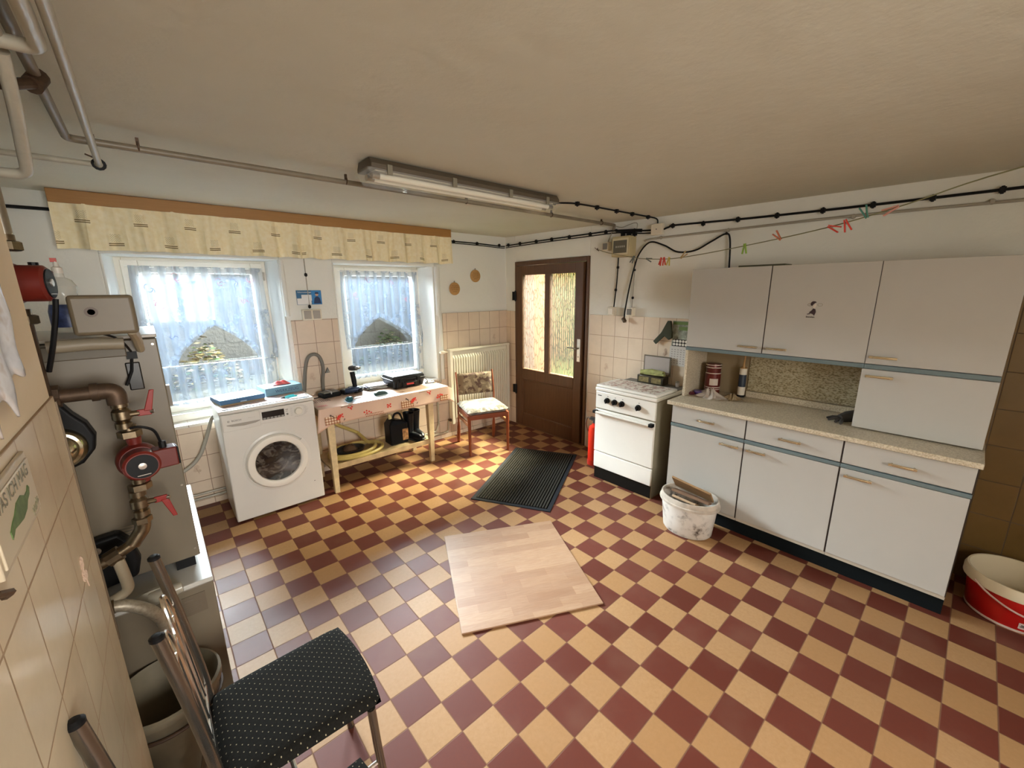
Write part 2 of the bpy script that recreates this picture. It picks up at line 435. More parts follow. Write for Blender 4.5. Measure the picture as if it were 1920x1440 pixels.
# shutter belt and winder on the right reveal of the second window
m = MB(); xx = 1.648-.03
t = thing('shutter_belt_winder', 'cream roller shutter winder with grey belt on the right window reveal', 'shutter winder', (1.64, 2.43, .95))
m = MB(); m.box((1.632, 2.405, .95), (1.652, 2.455, 1.11)); obj('winder_case', m, M_lightp, t, bevel=.006)
m = MB(); m.box((1.636, 2.421, 1.10), (1.640, 2.441, 1.88)); obj('belt', m, P('belt', (.16, .12, .07), .8), t)

# ------------------------------------------------------------------ sheer curtains
def sheer(name, blue):
    s = N(name); u, v, _ = s.sep(s.uv())[0:3]
    o = s.obj(); ox, oy, oz = s.sep(o)[0:3]
    lace = s.noise(s.comb(ox, oz, 0.0), 38, 4, .75)
    emb = s.rng(s.noise(s.comb(ox, oz, 3.0), 9.0, 2, .5), .60, .64)      # embroidered sprays
    fold = s.rng(s.ma('SINE', s.ma('MULTIPLY', ox, 2*PI/.085)), -1, 1)
    dens = s.ma('ADD', s.ma('MULTIPLY', fold, .28), s.ma('ADD', .34, s.ma('MULTIPLY', s.ma('MULTIPLY', emb, s.rng(lace, .4, .6)), .35)))
    a = s.n('ShaderNodeBsdfTransparent'); b = s.n('ShaderNodeBsdfTranslucent'); d = s.n('ShaderNodeBsdfDiffuse')
    s.put(b.inputs[0], blue); s.put(d.inputs[0], (.62, .70, .80))
    m1 = s.n('ShaderNodeMixShader'); m1.inputs[0].default_value = .55
    s.t.links.new(b.outputs[0], m1.inputs[1]); s.t.links.new(d.outputs[0], m1.inputs[2])
    m2 = s.n('ShaderNodeMixShader'); s.put(m2.inputs[0], dens)
    s.t.links.new(a.outputs[0], m2.inputs[1]); s.t.links.new(m1.outputs[0], m2.inputs[2]); s.t.links.new(m2.outputs[0], s.out.inputs[0])
    return s.m
M_sheer = sheer('sheer_voile', (.020, .031, .047))
M_thread = P('pink_thread', (.45, .16, .20), .8)
M_threadb = P('blue_thread', (.25, .32, .55), .8)
def curtain_set(x0, x1, xpk, a0, a1, flare, lab_u, lab_c, zt=1.835, zb=.775):
    Y = 2.415; Wd = x1-x0
    def hem(x):
        if x < a0 or x > a1: return 1.075
        w = (xpk-a0) if x < xpk else (a1-xpk); t = 1-abs(x-xpk)/w
        return 1.10 + .30*(t**.62)
    def top(u, v):
        x = x0 + Wd*u; zb_ = hem(x); z = zt + (zb_-zt)*v
        xs = x + flare*max(0, u-.62)/.38*v*v - .012*math.sin(v*3)*(u < .1)
        return Vector((xs, Y + (.012+.006*v)*math.sin(2*PI*x/.085) + .004*math.sin(x*40+v*5), z))
    t = thing('sheer_curtain', lab_u, 'curtain', (x0+Wd/2, Y, 1.075), group='sheer window curtains')
    m = MB(); m.grid(top, 132, 30); obj('veil', m, M_sheer, t)
    m = MB()                                             # scalloped frill round the arch
    pts = []
    for k in range(61):
        x = a0-.01 + (a1-a0+.02)*k/60
        pts.append((x, Y-.012+.006*math.sin(k*1.4), (hem(x) if a0 < x < a1 else 1.085)-.004))
    m2 = [Vector(p) for p in pts]
    def fr(u, v):
        k = u*60; i = min(59, int(k)); p = m2[i].lerp(m2[i+1], k-i)
        c = Vector((xpk, 0, 1.03)); d = Vector((p.x-c.x, 0, p.z-c.z)).normalized()
        return p + d*(.045*v-.012) + Vector((0, -.006*math.sin(u*150), 0))
    m.grid(fr, 180, 3); obj('frill', m, M_sheer, t)
    m = MB(); m.cyl((x0-.02, Y+.012, zt-.008), (x1+.02, Y+.012, zt-.008), .004, 8); obj('curtain_wire', m, M_white, t)
    for mm, lst, nm in ((M_thread, ((.14, .35), (.30, .12), (.62, .22), (.80, .42), (.88, .12)), 'pink_motif'), (M_threadb, ((.10, .20), (.20, .72), (.74, .2), (.86, .70)), 'blue_motif')):
        for u, v in lst:
            m = MB(); p = top(u, v) + Vector((0, -.010, 0))
            for q in range(3):
                a = random.random()*6
                m.tube([p + Vector((math.cos(a+k*.5)*.018+q*.010, 0, math.sin(a+k*.5)*.022-.014*q)) for k in range(6)], .0016, 4)
            obj(nm, m, mm, t)
    def low(u, v):
        x = x0+.03 + (Wd-.01)*u; z = 1.085 + (zb-1.085)*v
        return Vector((x, Y+.004 + .013*math.sin(2*PI*x/.062+.5), z))
    t = thing('cafe_curtain', lab_c, 'curtain', (x0+Wd/2, Y, zb), group='short sheer curtains on the lower panes')
    m = MB(); m.grid(low, 132, 10); obj('veil', m, M_sheer, t)
    m = MB(); m.cyl((x0, Y+.004, 1.083), (x1+.01, Y+.004, 1.083), .0045, 8); obj('curtain_wire', m, M_white, t)
    return
curtain_set(-.705, .125, -.26, -.545, .02, .05, 'white sheer curtain with arched hem on the window behind the washing machine', 'short gathered sheer strip low on the window behind the washing machine')
curtain_set(.775, 1.575, 1.12, .83, 1.50, .04, 'white sheer curtain with arched hem on the window above the table', 'short gathered sheer strip low on the window above the table')

# ------------------------------------------------------------------ pelmet and valance
zp = zc(2.05)-.002
m = MB(); m.box((-.985, 2.035, 2.165), (1.785, 2.055, zp)); m.box((-.985, 2.055, 2.165), (-.965, 2.19, zp)); m.box((1.765, 2.055, 2.165), (1.785, 2.19, zp)); m.box((-.965, 2.055, zp-.018), (1.765, 2.19, zp))
s = N('pelmet_wood'); f = s.noise(s.scale(s.obj(), (1, 20, 30)), 6, 4); s.set(Base_Color=s.mix(f, (.30, .145, .035), (.38, .19, .055)), Roughness=.55)
solo('pelmet_board', m, s.m, 'long ochre wooden curtain board over both windows', 'pelmet', bevel=.002)
def valance_mat():
    s = N('valance_fabric'); u, v, _ = s.sep(s.uv())[0:3]
    out = (.80, .66, .36)
    base = s.mix(s.rng(s.noise(s.obj(), 40, 3), .3, .7), (.86, .74, .46), (.92, .83, .60))
    acc = None
    def band(x, c, w): return s.ma('LESS_THAN', s.ma('ABSOLUTE', s.ma('SUBTRACT', x, c)), w)
    for vr, uo in ((.36, .0), (.84, .5)):
        fu = s.ma('FRACT', s.ma('ADD', s.ma('MULTIPLY', u, 5.3), uo))
        inx = band(fu, .5, .13)
        bars = s.ma('MULTIPLY', inx, s.ma('ADD', band(v, vr, .011), band(v, vr+.042, .011)))
        tri = s.ma('ABSOLUTE', s.ma('SUBTRACT', fu, .5))
        vv = s.ma('ADD', v, s.ma('MULTIPLY', tri, -1.0))
        wv = s.ma('SINE', s.ma('MULTIPLY', s.ma('ADD', vv, s.ma('MULTIPLY', fu, .2)), 150.0))
        mask = s.ma('MULTIPLY', band(v, vr-.13, .09), s.ma('LESS_THAN', tri, .09))
        tp = s.ma('MULTIPLY', s.ma('MULTIPLY', mask, s.ma('GREATER_THAN', wv, .55)), .45)
        q = s.ma('ADD', bars, tp); acc = q if acc is None else s.ma('ADD', acc, q)
    col = s.mix(s.ma('MINIMUM', acc, 1.0), base, (.20, .145, .05))
    a = s.n('ShaderNodeBsdfTranslucent'); s.put(a.inputs[0], col); mx = s.n('ShaderNodeMixShader'); mx.inputs[0].default_value = .06
    s.set(Base_Color=col, Roughness=.85); s.bump(s.noise(s.scale(s.obj(), (4.5, 1, .5)), 2.0, 2, .45), 1.0, .09); s.t.links.new(s.p.outputs[0], mx.inputs[1]); s.t.links.new(a.outputs[0], mx.inputs[2]); s.t.links.new(mx.outputs[0], s.out.inputs[0])
    return s.m
M_val = valance_mat()
def valance(x0, x1, zb, label, ph):
    L = x1-x0
    def f(u, v):
        x = x0 + L*u; g = .25+.75*v
        y = 2.06 + g*(.026*math.sin(x*2*PI/.19+ph+.8*math.sin(x*5)) + .020*abs(math.sin(x*PI/.083+1.3*ph))) - .03*v*(.5+.5*math.sin(x*2*PI/.6))
        return Vector((x + .01*v*math.sin(x*9), y - .02 + .0*v, 2.168 + (zb-2.168)*v + .004*v*math.sin(x*2*PI/.19)))
    m = MB(); m.grid(f, int(L*90), 8)
    return solo('valance', m, M_val, label, 'valance', 'patterned valances under the pelmet board')
valance(-.985, .385, 1.905, 'cream patterned valance hanging from the pelmet over the window behind the washing machine', 0.3)
valance(.36, 1.785, 1.905, 'cream patterned valance hanging from the pelmet over the table window', 1.9)

# ------------------------------------------------------------------ outdoors
def masonry():
    s = N('yard_wall_blocks'); p = s.pos(); x, y, z = s.sep(p)[0:3]
    b = s.n('ShaderNodeTexBrick', offset=.37); s.put(b.inputs['Vector'], s.comb(x, z, 0.0))
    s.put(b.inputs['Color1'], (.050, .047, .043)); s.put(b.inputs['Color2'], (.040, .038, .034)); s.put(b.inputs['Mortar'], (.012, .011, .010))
    b.inputs['Scale'].default_value = 1.0; b.inputs['Brick Width'].default_value = .62; b.inputs['Row Height'].default_value = .21; b.inputs['Mortar Size'].default_value = .006
    s.set(Base_Color=s.mix(s.rng(s.noise(p, 12, 5, .7), .4, .7, 0, .6), b.outputs['Color'], (.060, .056, .048)), Roughness=.95)
    s.bump(s.noise(p, 30, 5), .5, .02); return s.m
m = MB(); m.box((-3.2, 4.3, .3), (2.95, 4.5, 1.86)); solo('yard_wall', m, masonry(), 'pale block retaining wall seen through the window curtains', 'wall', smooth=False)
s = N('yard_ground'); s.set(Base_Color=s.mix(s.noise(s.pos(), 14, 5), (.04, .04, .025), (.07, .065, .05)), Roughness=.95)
m = MB(); m.box((-3.2, 2.58, .50), (2.8, 3.12, .615)); struct('bounce_strip', m, P('pale_bounce', (.40, .40, .39), .9), 'pale strip added outside the windows to bounce light inside', smooth=False)  # high-albedo strip hidden below the sills, added to bounce light onto the ceiling
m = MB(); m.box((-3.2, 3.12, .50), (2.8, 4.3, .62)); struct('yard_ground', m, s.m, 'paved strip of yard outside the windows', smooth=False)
def leaf_pile(n, cx, cy, rx, ry, h, z0, cols, sz):
    m = MB()
    for i in range(n):
        a = random.random()*2*PI; r = random.random()**.6
        x = cx+rx*r*math.cos(a); y = cy+ry*r*math.sin(a); z = z0 + h*(1-r)*random.uniform(.6, 1.05)+.01
        R = Matrix.Rotation(random.random()*6.28, 3, 'Z') @ Matrix.Rotation(random.uniform(-.9, .9), 3, 'X'); L = sz*random.uniform(.6, 1.3)
        m.mi = random.randrange(len(cols)); c = Vector((x, y, z))
        m._f([m.b.verts.new(c+R @ Vector(q)) for q in ((-L, 0, 0), (-.2*L, -.45*L, .1*L), (L, 0, 0), (-.2*L, .45*L, .1*L))])
    return m
LC = [P('dry_leaf', (.07, .042, .014), .8), P('yellow_leaf', (.13, .10, .03), .8), P('green_leaf', (.025, .05, .01), .8), P('pale_leaf', (.15, .12, .06), .8)]
o = solo('leaf_pile', leaf_pile(800, -.24, 3.95, .40, .24, .56, .62, LC, .035), LC, 'heap of dry yellow and green leaves outside the left window', 'leaves', smooth=False); o['kind'] = 'stuff'
o = solo('ivy_patch', leaf_pile(700, 1.95, 4.08, .5, .16, .50, .62, [LC[2], LC[2], LC[3]], .035), [LC[2], LC[2], LC[3]], 'green weeds growing along the block wall outside the table window', 'plants', smooth=False); o['kind'] = 'stuff'
s = N('lawn'); s.set(Base_Color=s.mix(s.noise(s.pos(), 5, 5), (.030, .055, .005), (.055, .075, .010)), Roughness=.9)
m = MB(); m.box((2.96, -3, -.1), (9, 9.5, -.02)); struct('lawn', m, s.m, 'green lawn outside the door', smooth=False)
s = N('shed_boards'); s.set(Base_Color=s.mix(s.rng(s.noise(s.scale(s.pos(), (1, 8, .4)), 3, 3), .3, .7), (.12, .05, .016), (.18, .10, .045)), Roughness=.8)
m = MB(); m.box((3.45, 2.95, -.02), (4.15, 4.1, 2.7)); solo('shed', m, s.m, 'orange-brown boarded shed seen blurred through the door glass', 'shed', smooth=False)
s = N('hedge_green'); s.set(Base_Color=s.mix(s.noise(s.pos(), 9, 5), (.07, .11, .015), (.15, .17, .05)), Roughness=.9); s.bump(s.noise(s.pos(), 14, 5), 1.0, .08)
m = MB(); m.grid(lambda u, v: Vector((7.4-.25*math.sin(v*PI)-.1*math.sin(u*40), -3+12.5*u, -.02+2.6*v+.06*math.sin(u*31)*v)), 80, 10); m.box((7.4, -3, -.02), (7.9, 9.5, 2.5))
solo('hedge', m, s.m, 'green hedge behind the lawn outside the door', 'hedge')

# ------------------------------------------------------------------ door
def dwood(name='door_wood', c1=(.085, .038, .016), c2=(.13, .062, .028)):
    s = N(name); f = s.noise(s.scale(s.obj(), (18, 18, 1.2)), 4, 5, .6)
    s.set(Base_Color=s.mix(s.rng(f, .3, .7), c1, c2), Roughness=.42); return s.m
M_door = dwood()
m = MB(); fx = XD-.012
m.box((fx, DY0, 0), (XD+.09, DY0+.030, DZ)); m.box((XD+.03, DY0+.03, 0), (XD+.09, DY0+.075, DZ)); m.box((fx, DY1-.03, 0), (XD+.09, DY1, DZ)); m.box((fx, DY0+.030, DZ-.045), (XD+.09, DY1-.03, DZ))
mo = MB(); mo.box((XD+.09, DY1-.006, 0), (XD+.3, DY1-.001, DZ)); mo.box((XD+.09, DY0+.001, 0), (XD+.3, DY0+.006, DZ)); mo.box((XD+.09, DY0, DZ-.006), (XD+.3, DY1, DZ-.001)); obj('dark_shield', mo, P('reveal_shield', (.14, .085, .075), .9), wall_r, smooth=False)  # dark lining added so the lit reveal shows less bright through the panes
door = struct('door_1', m, M_door, bevel=.004, smooth=False, label='brown wooden door with two patterned glass panes')
LX0, LX1 = XD-.02, XD+.03
PL, PR, PZ = (1.53, 1.89), (1.10, 1.46), (.722, 1.803)
m = MB()
ly0, ly1 = .998, 1.992
m.box((LX0, ly0, .008), (LX1, PR[0], 1.905)); m.box((LX0, PL[1], .008), (LX1, ly1, 1.905)); m.box((LX0, PR[1], PZ[0]), (LX1, PL[0], PZ[1]))
m.box((LX0, PR[0], PZ[1]), (LX1, PL[1], 1.905)); m.box((LX0, PR[0], .60), (LX1, PL[1], PZ[0])); m.box((LX0, PR[0], .008), (LX1, PL[1], .16))
leaf = obj('door_leaf', m, M_door, door, bevel=.005, smooth=False)
m = MB(); m.box((LX0+.014, PR[0]-.002, .155), (LX1-.01, PL[1]+.002, .605)); obj('lower_panel', m, dwood('panel_wood', (.085, .036, .013), (.115, .052, .02)), leaf, bevel=.004, smooth=False)
m = MB()
for a, b in (((PR[0], .165), (PL[1], .165)), ((PR[0], .595), (PL[1], .595)), ((PR[0]+.005, .165), (PR[0]+.005, .595)), ((PL[1]-.005, .165), (PL[1]-.005, .595))):
    m.cyl((LX0+.012, a[0], a[1]), (LX0+.012, b[0], b[1]), .006, 8)
obj('panel_bead', m, M_door, leaf)
def pattern_glass():
    s = N('bamboo_glass'); y = s.sep(s.obj())[1]; z = s.sep(s.obj())[2]
    wav = s.n('ShaderNodeTexWave', wave_type='BANDS', bands_direction='Y')
    s.put(wav.inputs['Vector'], s.obj()); wav.inputs['Scale'].default_value = 11.0; wav.inputs['Distortion'].default_value = 1.2; wav.inputs['Detail'].default_value = 2
    vor = s.n('ShaderNodeTexVoronoi', feature='DISTANCE_TO_EDGE'); s.put(vor.inputs['Vector'], s.scale(s.obj(), (1, 34, 9))); vor.inputs['Scale'].default_value = 1.0
    e = s.rng(vor.outputs[0], 0, .10, 1, 0)
    h = s.ma('ADD', s.ma('MULTIPLY', wav.outputs[1], .8), s.ma('MULTIPLY', e, .8))
    x = s.n('ShaderNodeBump'); x.inputs['Strength'].default_value = 1.0; x.inputs['Distance'].default_value = .012; s.put(x.inputs['Height'], h)
    g = s.n('ShaderNodeBsdfRefraction'); g.inputs['IOR'].default_value = 1.08; g.inputs['Roughness'].default_value = .06; s.put(g.inputs['Color'], s.mix(e, (.86, .82, .62), (.34, .28, .12)))
    t = s.n('ShaderNodeBsdfTranslucent'); s.put(t.inputs[0], (1, .97, .8)); tr = s.n('ShaderNodeBsdfTransparent'); s.put(tr.inputs[0], s.mix(e, (.86, .82, .60), (.36, .30, .13)))
    s.t.links.new(x.outputs[0], g.inputs['Normal'])
    m1 = s.n('ShaderNodeMixShader'); m1.inputs[0].default_value = .01; s.t.links.new(g.outputs[0], m1.inputs[1]); s.t.links.new(t.outputs[0], m1.inputs[2])
    m2 = s.n('ShaderNodeMixShader'); m2.inputs[0].default_value = .38; s.t.links.new(m1.outputs[0], m2.inputs[1]); s.t.links.new(tr.outputs[0], m2.inputs[2])
    s.t.links.new(m2.outputs[0], s.out.inputs[0]); return s.m
M_pg = pattern_glass()
for a, b in (PL, PR):
    m = MB(); v = [m.b.verts.new(q) for q in ((XD+.002, a-.004, PZ[0]-.004), (XD+.002, b+.004, PZ[0]-.004), (XD+.002, b+.004, PZ[1]+.004), (XD+.002, a-.004, PZ[1]+.004))]; m._f(v)
    obj('pane', m, M_pg, leaf, smooth=False, solid=0)
m = MB(); m.box((LX0-.004, 1.015, .905), (LX0, 1.055, 1.14)); hd = obj('door_handle', m, P('nickel_plate', (.78, .76, .70), .3, .7), leaf, bevel=.002)
m = MB(); m.tube([(LX0-.004, 1.033, 1.045), (LX0-.045, 1.033, 1.045), (LX0-.052, 1.045, 1.045), (LX0-.050, 1.15, 1.052)], .008, 10, smooth=4); m.cyl((LX0-.004, 1.035, .955), (LX0-.006, 1.035, .955), .007, 10)
obj('lever', m, P('dull_lever', (.30, .29, .25), .35, .9), hd)
for z in (1.52, .40):
    m = MB(); m.box((XD-.03, 1.985, z), (XD-.012, 2.05, z+.10)); m.cyl((XD-.030, 1.995, z-.01), (XD-.030, 1.995, z+.11), .009, 10); obj('hinge', m, M_black, door)
m = MB(); m.box((XD-.03, DY0+.02, 0), (XD+.05, DY1, .006)); obj('threshold', m, P('threshold_wood', (.20, .10, .05), .5), door, smooth=False)

# ------------------------------------------------------------------ ceiling lamp
t = thing('ceiling_lamp', 'long grey ceiling lamp with clear cover and two fluorescent tubes', 'lamp', (.79, .30, 2.10))
x0, x1, y0, y1 = .165, 1.43, .225, .385; zt = 2.2165
m = MB(); m.prism([(y0, 2.172), (y1, 2.172), (y1, 2.19), (y1-.02, zt), (y0+.02, zt), (y0, 2.19)], (x0+.02, 0, 0), (0, 1, 0), (0, 0, 1), (1, 0, 0), x1-x0-.04)
obj('housing', m, P('lamp_housing', (.085, .065, .042), .5, var=.1), t, bevel=.004)  # backlit shade of the underside is put into this dark colour
s = N('clear_cover'); s.set(Base_Color=(.95, .94, .88), Roughness=.08); a = s.n('ShaderNodeBsdfTransparent'); s.put(a.inputs[0], (.93, .91, .84)); mx = s.n('ShaderNodeMixShader'); mx.inputs[0].default_value = .16
s.t.links.new(a.outputs[0], mx.inputs[1]); s.t.links.new(s.p.outputs[0], mx.inputs[2]); s.t.links.new(mx.outputs[0], s.out.inputs[0]); M_cover = s.m
m = MB(); prof = [(y0+.004, 2.172), (y0+.008, 2.14), (y0+.035, 2.115), (y1-.035, 2.115), (y1-.008, 2.14), (y1-.004, 2.172)]
rs = [[Vector((x, y, z if abs(z-2.172) < 1e-3 else 2.172-(2.172-z)*k)) for y, z in prof] for x, k in ((x0+.004, .25), (x0+.03, 1), (x1-.03, 1), (x1-.004, .25))]
V = [[m.b.verts.new(p) for p in r] for r in rs]
for a, b in zip(V, V[1:]):
    for i in range(5): m._f([a[i], a[i+1], b[i+1], b[i]])
m._f(V[0]); m._f(V[-1]); obj('cover', m, M_cover, t, angle=.4)
M_tube = P('tube_glass', (.85, .84, .80), .25)
for y in (y0+.05, y1-.05):
    m = MB(); m.cyl((x0+.06, y, 2.15), (x1-.06, y, 2.15), .013, 14); tb = obj('lamp_tube', m, M_tube, t)
    m = MB(); m.cyl((x0+.04, y, 2.15), (x0+.075, y, 2.15), .0145, 14); m.cyl((x1-.075, y, 2.15), (x1-.04, y, 2.15), .0145, 14); obj('tube_cap', m, M_steel, tb)
m = MB(); m.box((x0+.05, y0+.03, 2.166), (x1-.05, y1-.03, 2.171)); obj('reflector', m, P('reflector', (.45, .43, .37), .3), t)
for x in (.27, .62, 1.0, 1.3):
    for y in (y0-.003, y1+.003):
        m = MB(); m.box((x-.012, y-.004, 2.150), (x+.012, y+.004, 2.192)); obj('clip', m, P('clip_grey', (.20, .18, .13), .4), t, bevel=.001)
m = MB(); m.cyl((x1-.02, .30, 2.185), (x1+.02, .30, 2.185), .012, 12); obj('cable_gland', m, M_black, t)

# ------------------------------------------------------------------ cables with clips
def cable(name, label, pts, r, clips, mat, cmat=None, smooth=4, clipn=None, cr=.012, two=None):
    t = thing(name, label, 'cable', pts[len(pts)//2])
    m = MB(); m.tube(pts, r, 8, smooth=smooth); obj('wire', m, mat, t)
    if two:
        m = MB(); m.tube([Vector(p)+Vector(two) for p in pts], r*.75, 8, smooth=smooth); obj('wire', m, mat, t)
    for p in clips:
        p = Vector(p); m = MB(); m.box(p-Vector((cr, cr, cr*1.15)), p+Vector((cr, cr, cr*1.15))); m.cyl(p-Vector((0, 0, cr*1.6)), p+Vector((0, 0, cr*1.6)), cr*.6, 8)
        obj('clip', m, cmat or M_black, t, bevel=.002)
    return t
xc = XD-.022
cable('black_cable', 'black cable clipped along the top of the door wall above the brown door', [(xc, 2.16, 2.145), (xc, 1.6, 2.152), (xc, 1.0, 2.154), (xc, .62, 2.152), (xc, .40, 2.125), (xc, .275, 2.116)], .0065,
      [(xc, y, 2.15) for y in (2.12, 1.92, 1.66, 1.43, 1.19, .93, .75)] + [(xc, .45, 2.13)], M_black, two=(0, 0, -.022))
cable('black_cable', 'black cable clipped on the wall above the white wall cupboards', [(xc, .185, 2.11), (xc, .13, 2.125), (xc, .06, 2.132), (xc, -.5, 2.114), (xc, -1.2, 2.103), (xc, -2.2, 2.098), (xc, -3.38, 2.09)], .0075,
      [(xc, y, 2.13 if y > 0 else 2.118) for y in (.10, -.144)] + [(xc, y, z) for y, z in ((-.392, 2.116), (-.639, 2.110), (-.893, 2.106), (-1.134, 2.103), (-1.381, 2.101), (-1.625, 2.10), (-1.9, 2.099))], M_black)
cable('black_cable', 'black cable clipped on the window wall beside the right end of the valance', [(1.79, YW-.014, 2.155), (1.9, YW-.014, 2.15), (2.25, YW-.014, 2.147), (2.55, YW-.014, 2.138), (2.62, YW-.02, 2.14)], .0065,
      [(x, YW-.014, 2.146) for x in (1.91, 2.22, 2.54)], M_black, two=(0, 0, -.018))
cable('black_cable', 'short black cable on the wall left of the pelmet board', [(-1.88, YW-.014, 2.13), (-1.2, YW-.014, 2.138), (-.99, YW-.014, 2.14)], .010, [(-1.5, YW-.014, 2.134)], M_black)
cable('lamp_cable', 'black clipped cable across the ceiling from the lamp to the junction box', [(1.45, .30, 2.185), (1.55, .30, 2.20), (1.7, .285, 2.207), (2.1, .275, 2.208), (2.45, .262, 2.208), (XD-.04, .24, 2.20), (XD-.022, .235, 2.165)], .006,
      [(x, .29-(x-1.6)*.03, 2.208) for x in (1.66, 1.87, 2.10, 2.30, 2.52)], M_black)
M_wire_grey = P('grey_wire', (.36, .33, .27), .6)
cable('grey_conduit', 'grey conduit running along the wall under the black cable', [(XD-.016, .35, 2.035), (XD-.016, .25, 2.048), (XD-.016, -.33, 2.052), (XD-.016, -1.05, 2.055), (XD-.016, -1.9, 2.04), (XD-.016, -3.38, 2.03)], .008,
      [(XD-.016, y, 2.05) for y in (.2, -.33, -1.05, -1.6)], M_wire_grey, M_wire_grey, cr=.009)
# junction box, fuse box, switch, sockets
t = thing('junction_box', 'square cream junction box on the wall where the lamp cable comes down', 'junction box', (2.60, .225, 2.07))
m = MB(); m.box((2.595, .175, 2.072), (2.637, .275, 2.158)); obj('box', m, M_lightp, t, bevel=.004); m = MB(); m.cyl((2.597, .225, 2.115), (2.592, .225, 2.115), .004, 10); obj('screw', m, M_dark, t)
t = thing('fuse_box', 'cream fuse box with grey glazed door high beside the door frame', 'fuse box', (2.60, .52, 1.915))
m = MB(); m.box((2.53, .43, 1.915), (2.637, .61, 2.085)); obj('case', m, P('fuse_case', (.50, .42, .24), .5, var=.1), t, bevel=.006)
m = MB(); m.box((2.524, .440, 1.930), (2.531, .600, 2.070)); fl = obj('lid', m, P('lid_cream', (.62, .56, .38), .4), t, bevel=.003)
m = MB(); m.box((2.521, .452, 1.945), (2.525, .588, 2.050)); obj('viewing_window', m, P('smoked_window', (.12, .115, .09), .15), fl, bevel=.002)
m = MB()
for k in range(5): m.box((2.5205, .47+.02*k, 1.99), (2.5215, .482+.02*k, 2.005))
obj('fuse_row', m, P('pale_fuse', (.42, .40, .34), .4), fl)
cable('fuse_cable_bundle', 'dark cable bundle and glands on top of the fuse box', [(2.60, .62, 2.148), (2.585, .58, 2.135), (2.58, .50, 2.13), (2.585, .42, 2.125), (2.60, .36, 2.12)], .014, [(2.59, .48, 2.10), (2.59, .54, 2.10), (2.59, .42, 2.10)], M_black, cr=.014)
def switch(name, label, y, z, mface, cat, round_=True):
    t = thing(name, label, cat, (2.62, y, z-.04))
    m = MB(); m.box((2.59, y-.036, z-.038), (2.637, y+.036, z+.038)); obj('case', m, M_lightp, t, bevel=.006)
    m = MB(); m.box((2.584, y-.024, z-.027), (2.591, y+.024, z+.027)); obj('cover', m, mface, t, bevel=.004)
    return t
switch('light_switch', 'cream switch box with dark rocker beside the fuse box', .725, 2.02, M_greyp, 'switch')
switch('wall_socket', 'pale wall socket above the tiles right of the door', .632, 1.437, P('socket_white', (.70, .65, .55), .4), 'socket')
switch('wall_socket', 'wall socket with dark grey flap above the tiles behind the stove', .435, 1.437, M_greyp, 'socket')
cable('socket_cable', 'black cable dropping from the fuse box to the pale socket', [(2.63, .602, 1.915), (2.63, .607, 1.7), (2.63, .628, 1.475)], .0055, [(2.63, .603, 1.83), (2.63, .615, 1.63)], M_black, cr=.009)
cable('socket_cable', 'thin grey cable dropping from the fuse box to the grey flap socket', [(2.62, .46, 1.915), (2.625, .43, 1.87), (2.63, .43, 1.65), (2.63, .437, 1.475)], .004, [(2.63, .43, 1.80), (2.63, .432, 1.56)], M_wire_grey, M_black, cr=.008)
cable('loose_cable', 'loose black cable looping from the socket up and over behind the wall cupboard', [(2.60, .49, 1.375), (2.60, .485, 1.45), (2.61, .465, 1.62), (2.615, .43, 1.80), (2.62, .385, 1.935), (2.62, .29, 2.02), (2.62, .16, 1.985), (2.62, .04, 1.925), (2.62, -.1, 1.925), (2.62, -.22, 1.98), (2.62, -.32, 2.025), (2.62, -.355, 1.98), (2.62, -.37, 1.77)], .0065, [(2.635, -.32, 2.03)], M_black, smooth=8, cr=.007)
t = thing('power_plug', 'dark plug end hanging under the grey flap socket', 'plug', (2.6, .49, 1.34)); m = MB(); m.cyl((2.60, .50, 1.375), (2.59, .475, 1.35), .018, 12); obj('plug_body', m, M_iron, t); m = MB(); m.cyl((2.59, .475, 1.352), (2.587, .46, 1.342), .004, 6); obj('pin', m, M_brass, t)
cable('switch_cable', 'grey cable from the ceiling pipe end down to the switch', [(2.63, .66, 2.20), (2.63, .672, 2.16), (2.625, .70, 2.10), (2.62, .715, 2.06)], .005, [], M_wire_grey)
cable('thin_wire', 'thin pale wire curling from the ceiling pipe to the fuse box top', [(2.63, .66, 2.195), (2.63, .58, 2.172), (2.62, .5, 2.185), (2.60, .43, 2.19), (2.59, .40, 2.17), (2.585, .41, 2.10)], .003, [], M_wire_grey, smooth=6)
# socket and picture card between the windows
cable('socket_cable', 'thin grey cable running down the wall between the windows', [(.405, YW-.008, 2.16), (.405, YW-.008, 1.72), (.405, YW-.01, 1.5)], .0035, [(.405, YW-.010, 1.78), (.405, YW-.012, 1.515)], M_wire_grey, M_black, cr=.010)
t = thing('double_socket', 'double socket with two grey flaps on the wall between the windows', 'socket', (.41, 2.17, 1.395))
m = MB(); m.box((.335, 2.158, 1.40), (.49, 2.193, 1.492)); obj('case', m, M_lightp, t, bevel=.005)
for x in (.375, .448):
    m = MB(); m.box((x-.028, 2.150, 1.412), (x+.028, 2.159, 1.482)); obj('flap', m, P('socket_flap', (.36, .33, .29), .45), t, bevel=.003)
t = thing('advert_card', 'blue and white advert card with a person picture pinned between the windows', 'card', (.41, 2.18, 1.525))
m = MB(); m.box((.312, 2.186, 1.532), (.512, 2.189, 1.652)); cd = obj('sheet', m, P('card_blue', (.015, .12, .26), .5), t)
m = MB(); m.box((.314, 2.184, 1.534), (.425, 2.186, 1.585)); m.box((.350, 2.1835, 1.565), (.43, 2.1845, 1.615)); obj('white_field', m, P('card_white', (.75, .76, .76), .5), t)
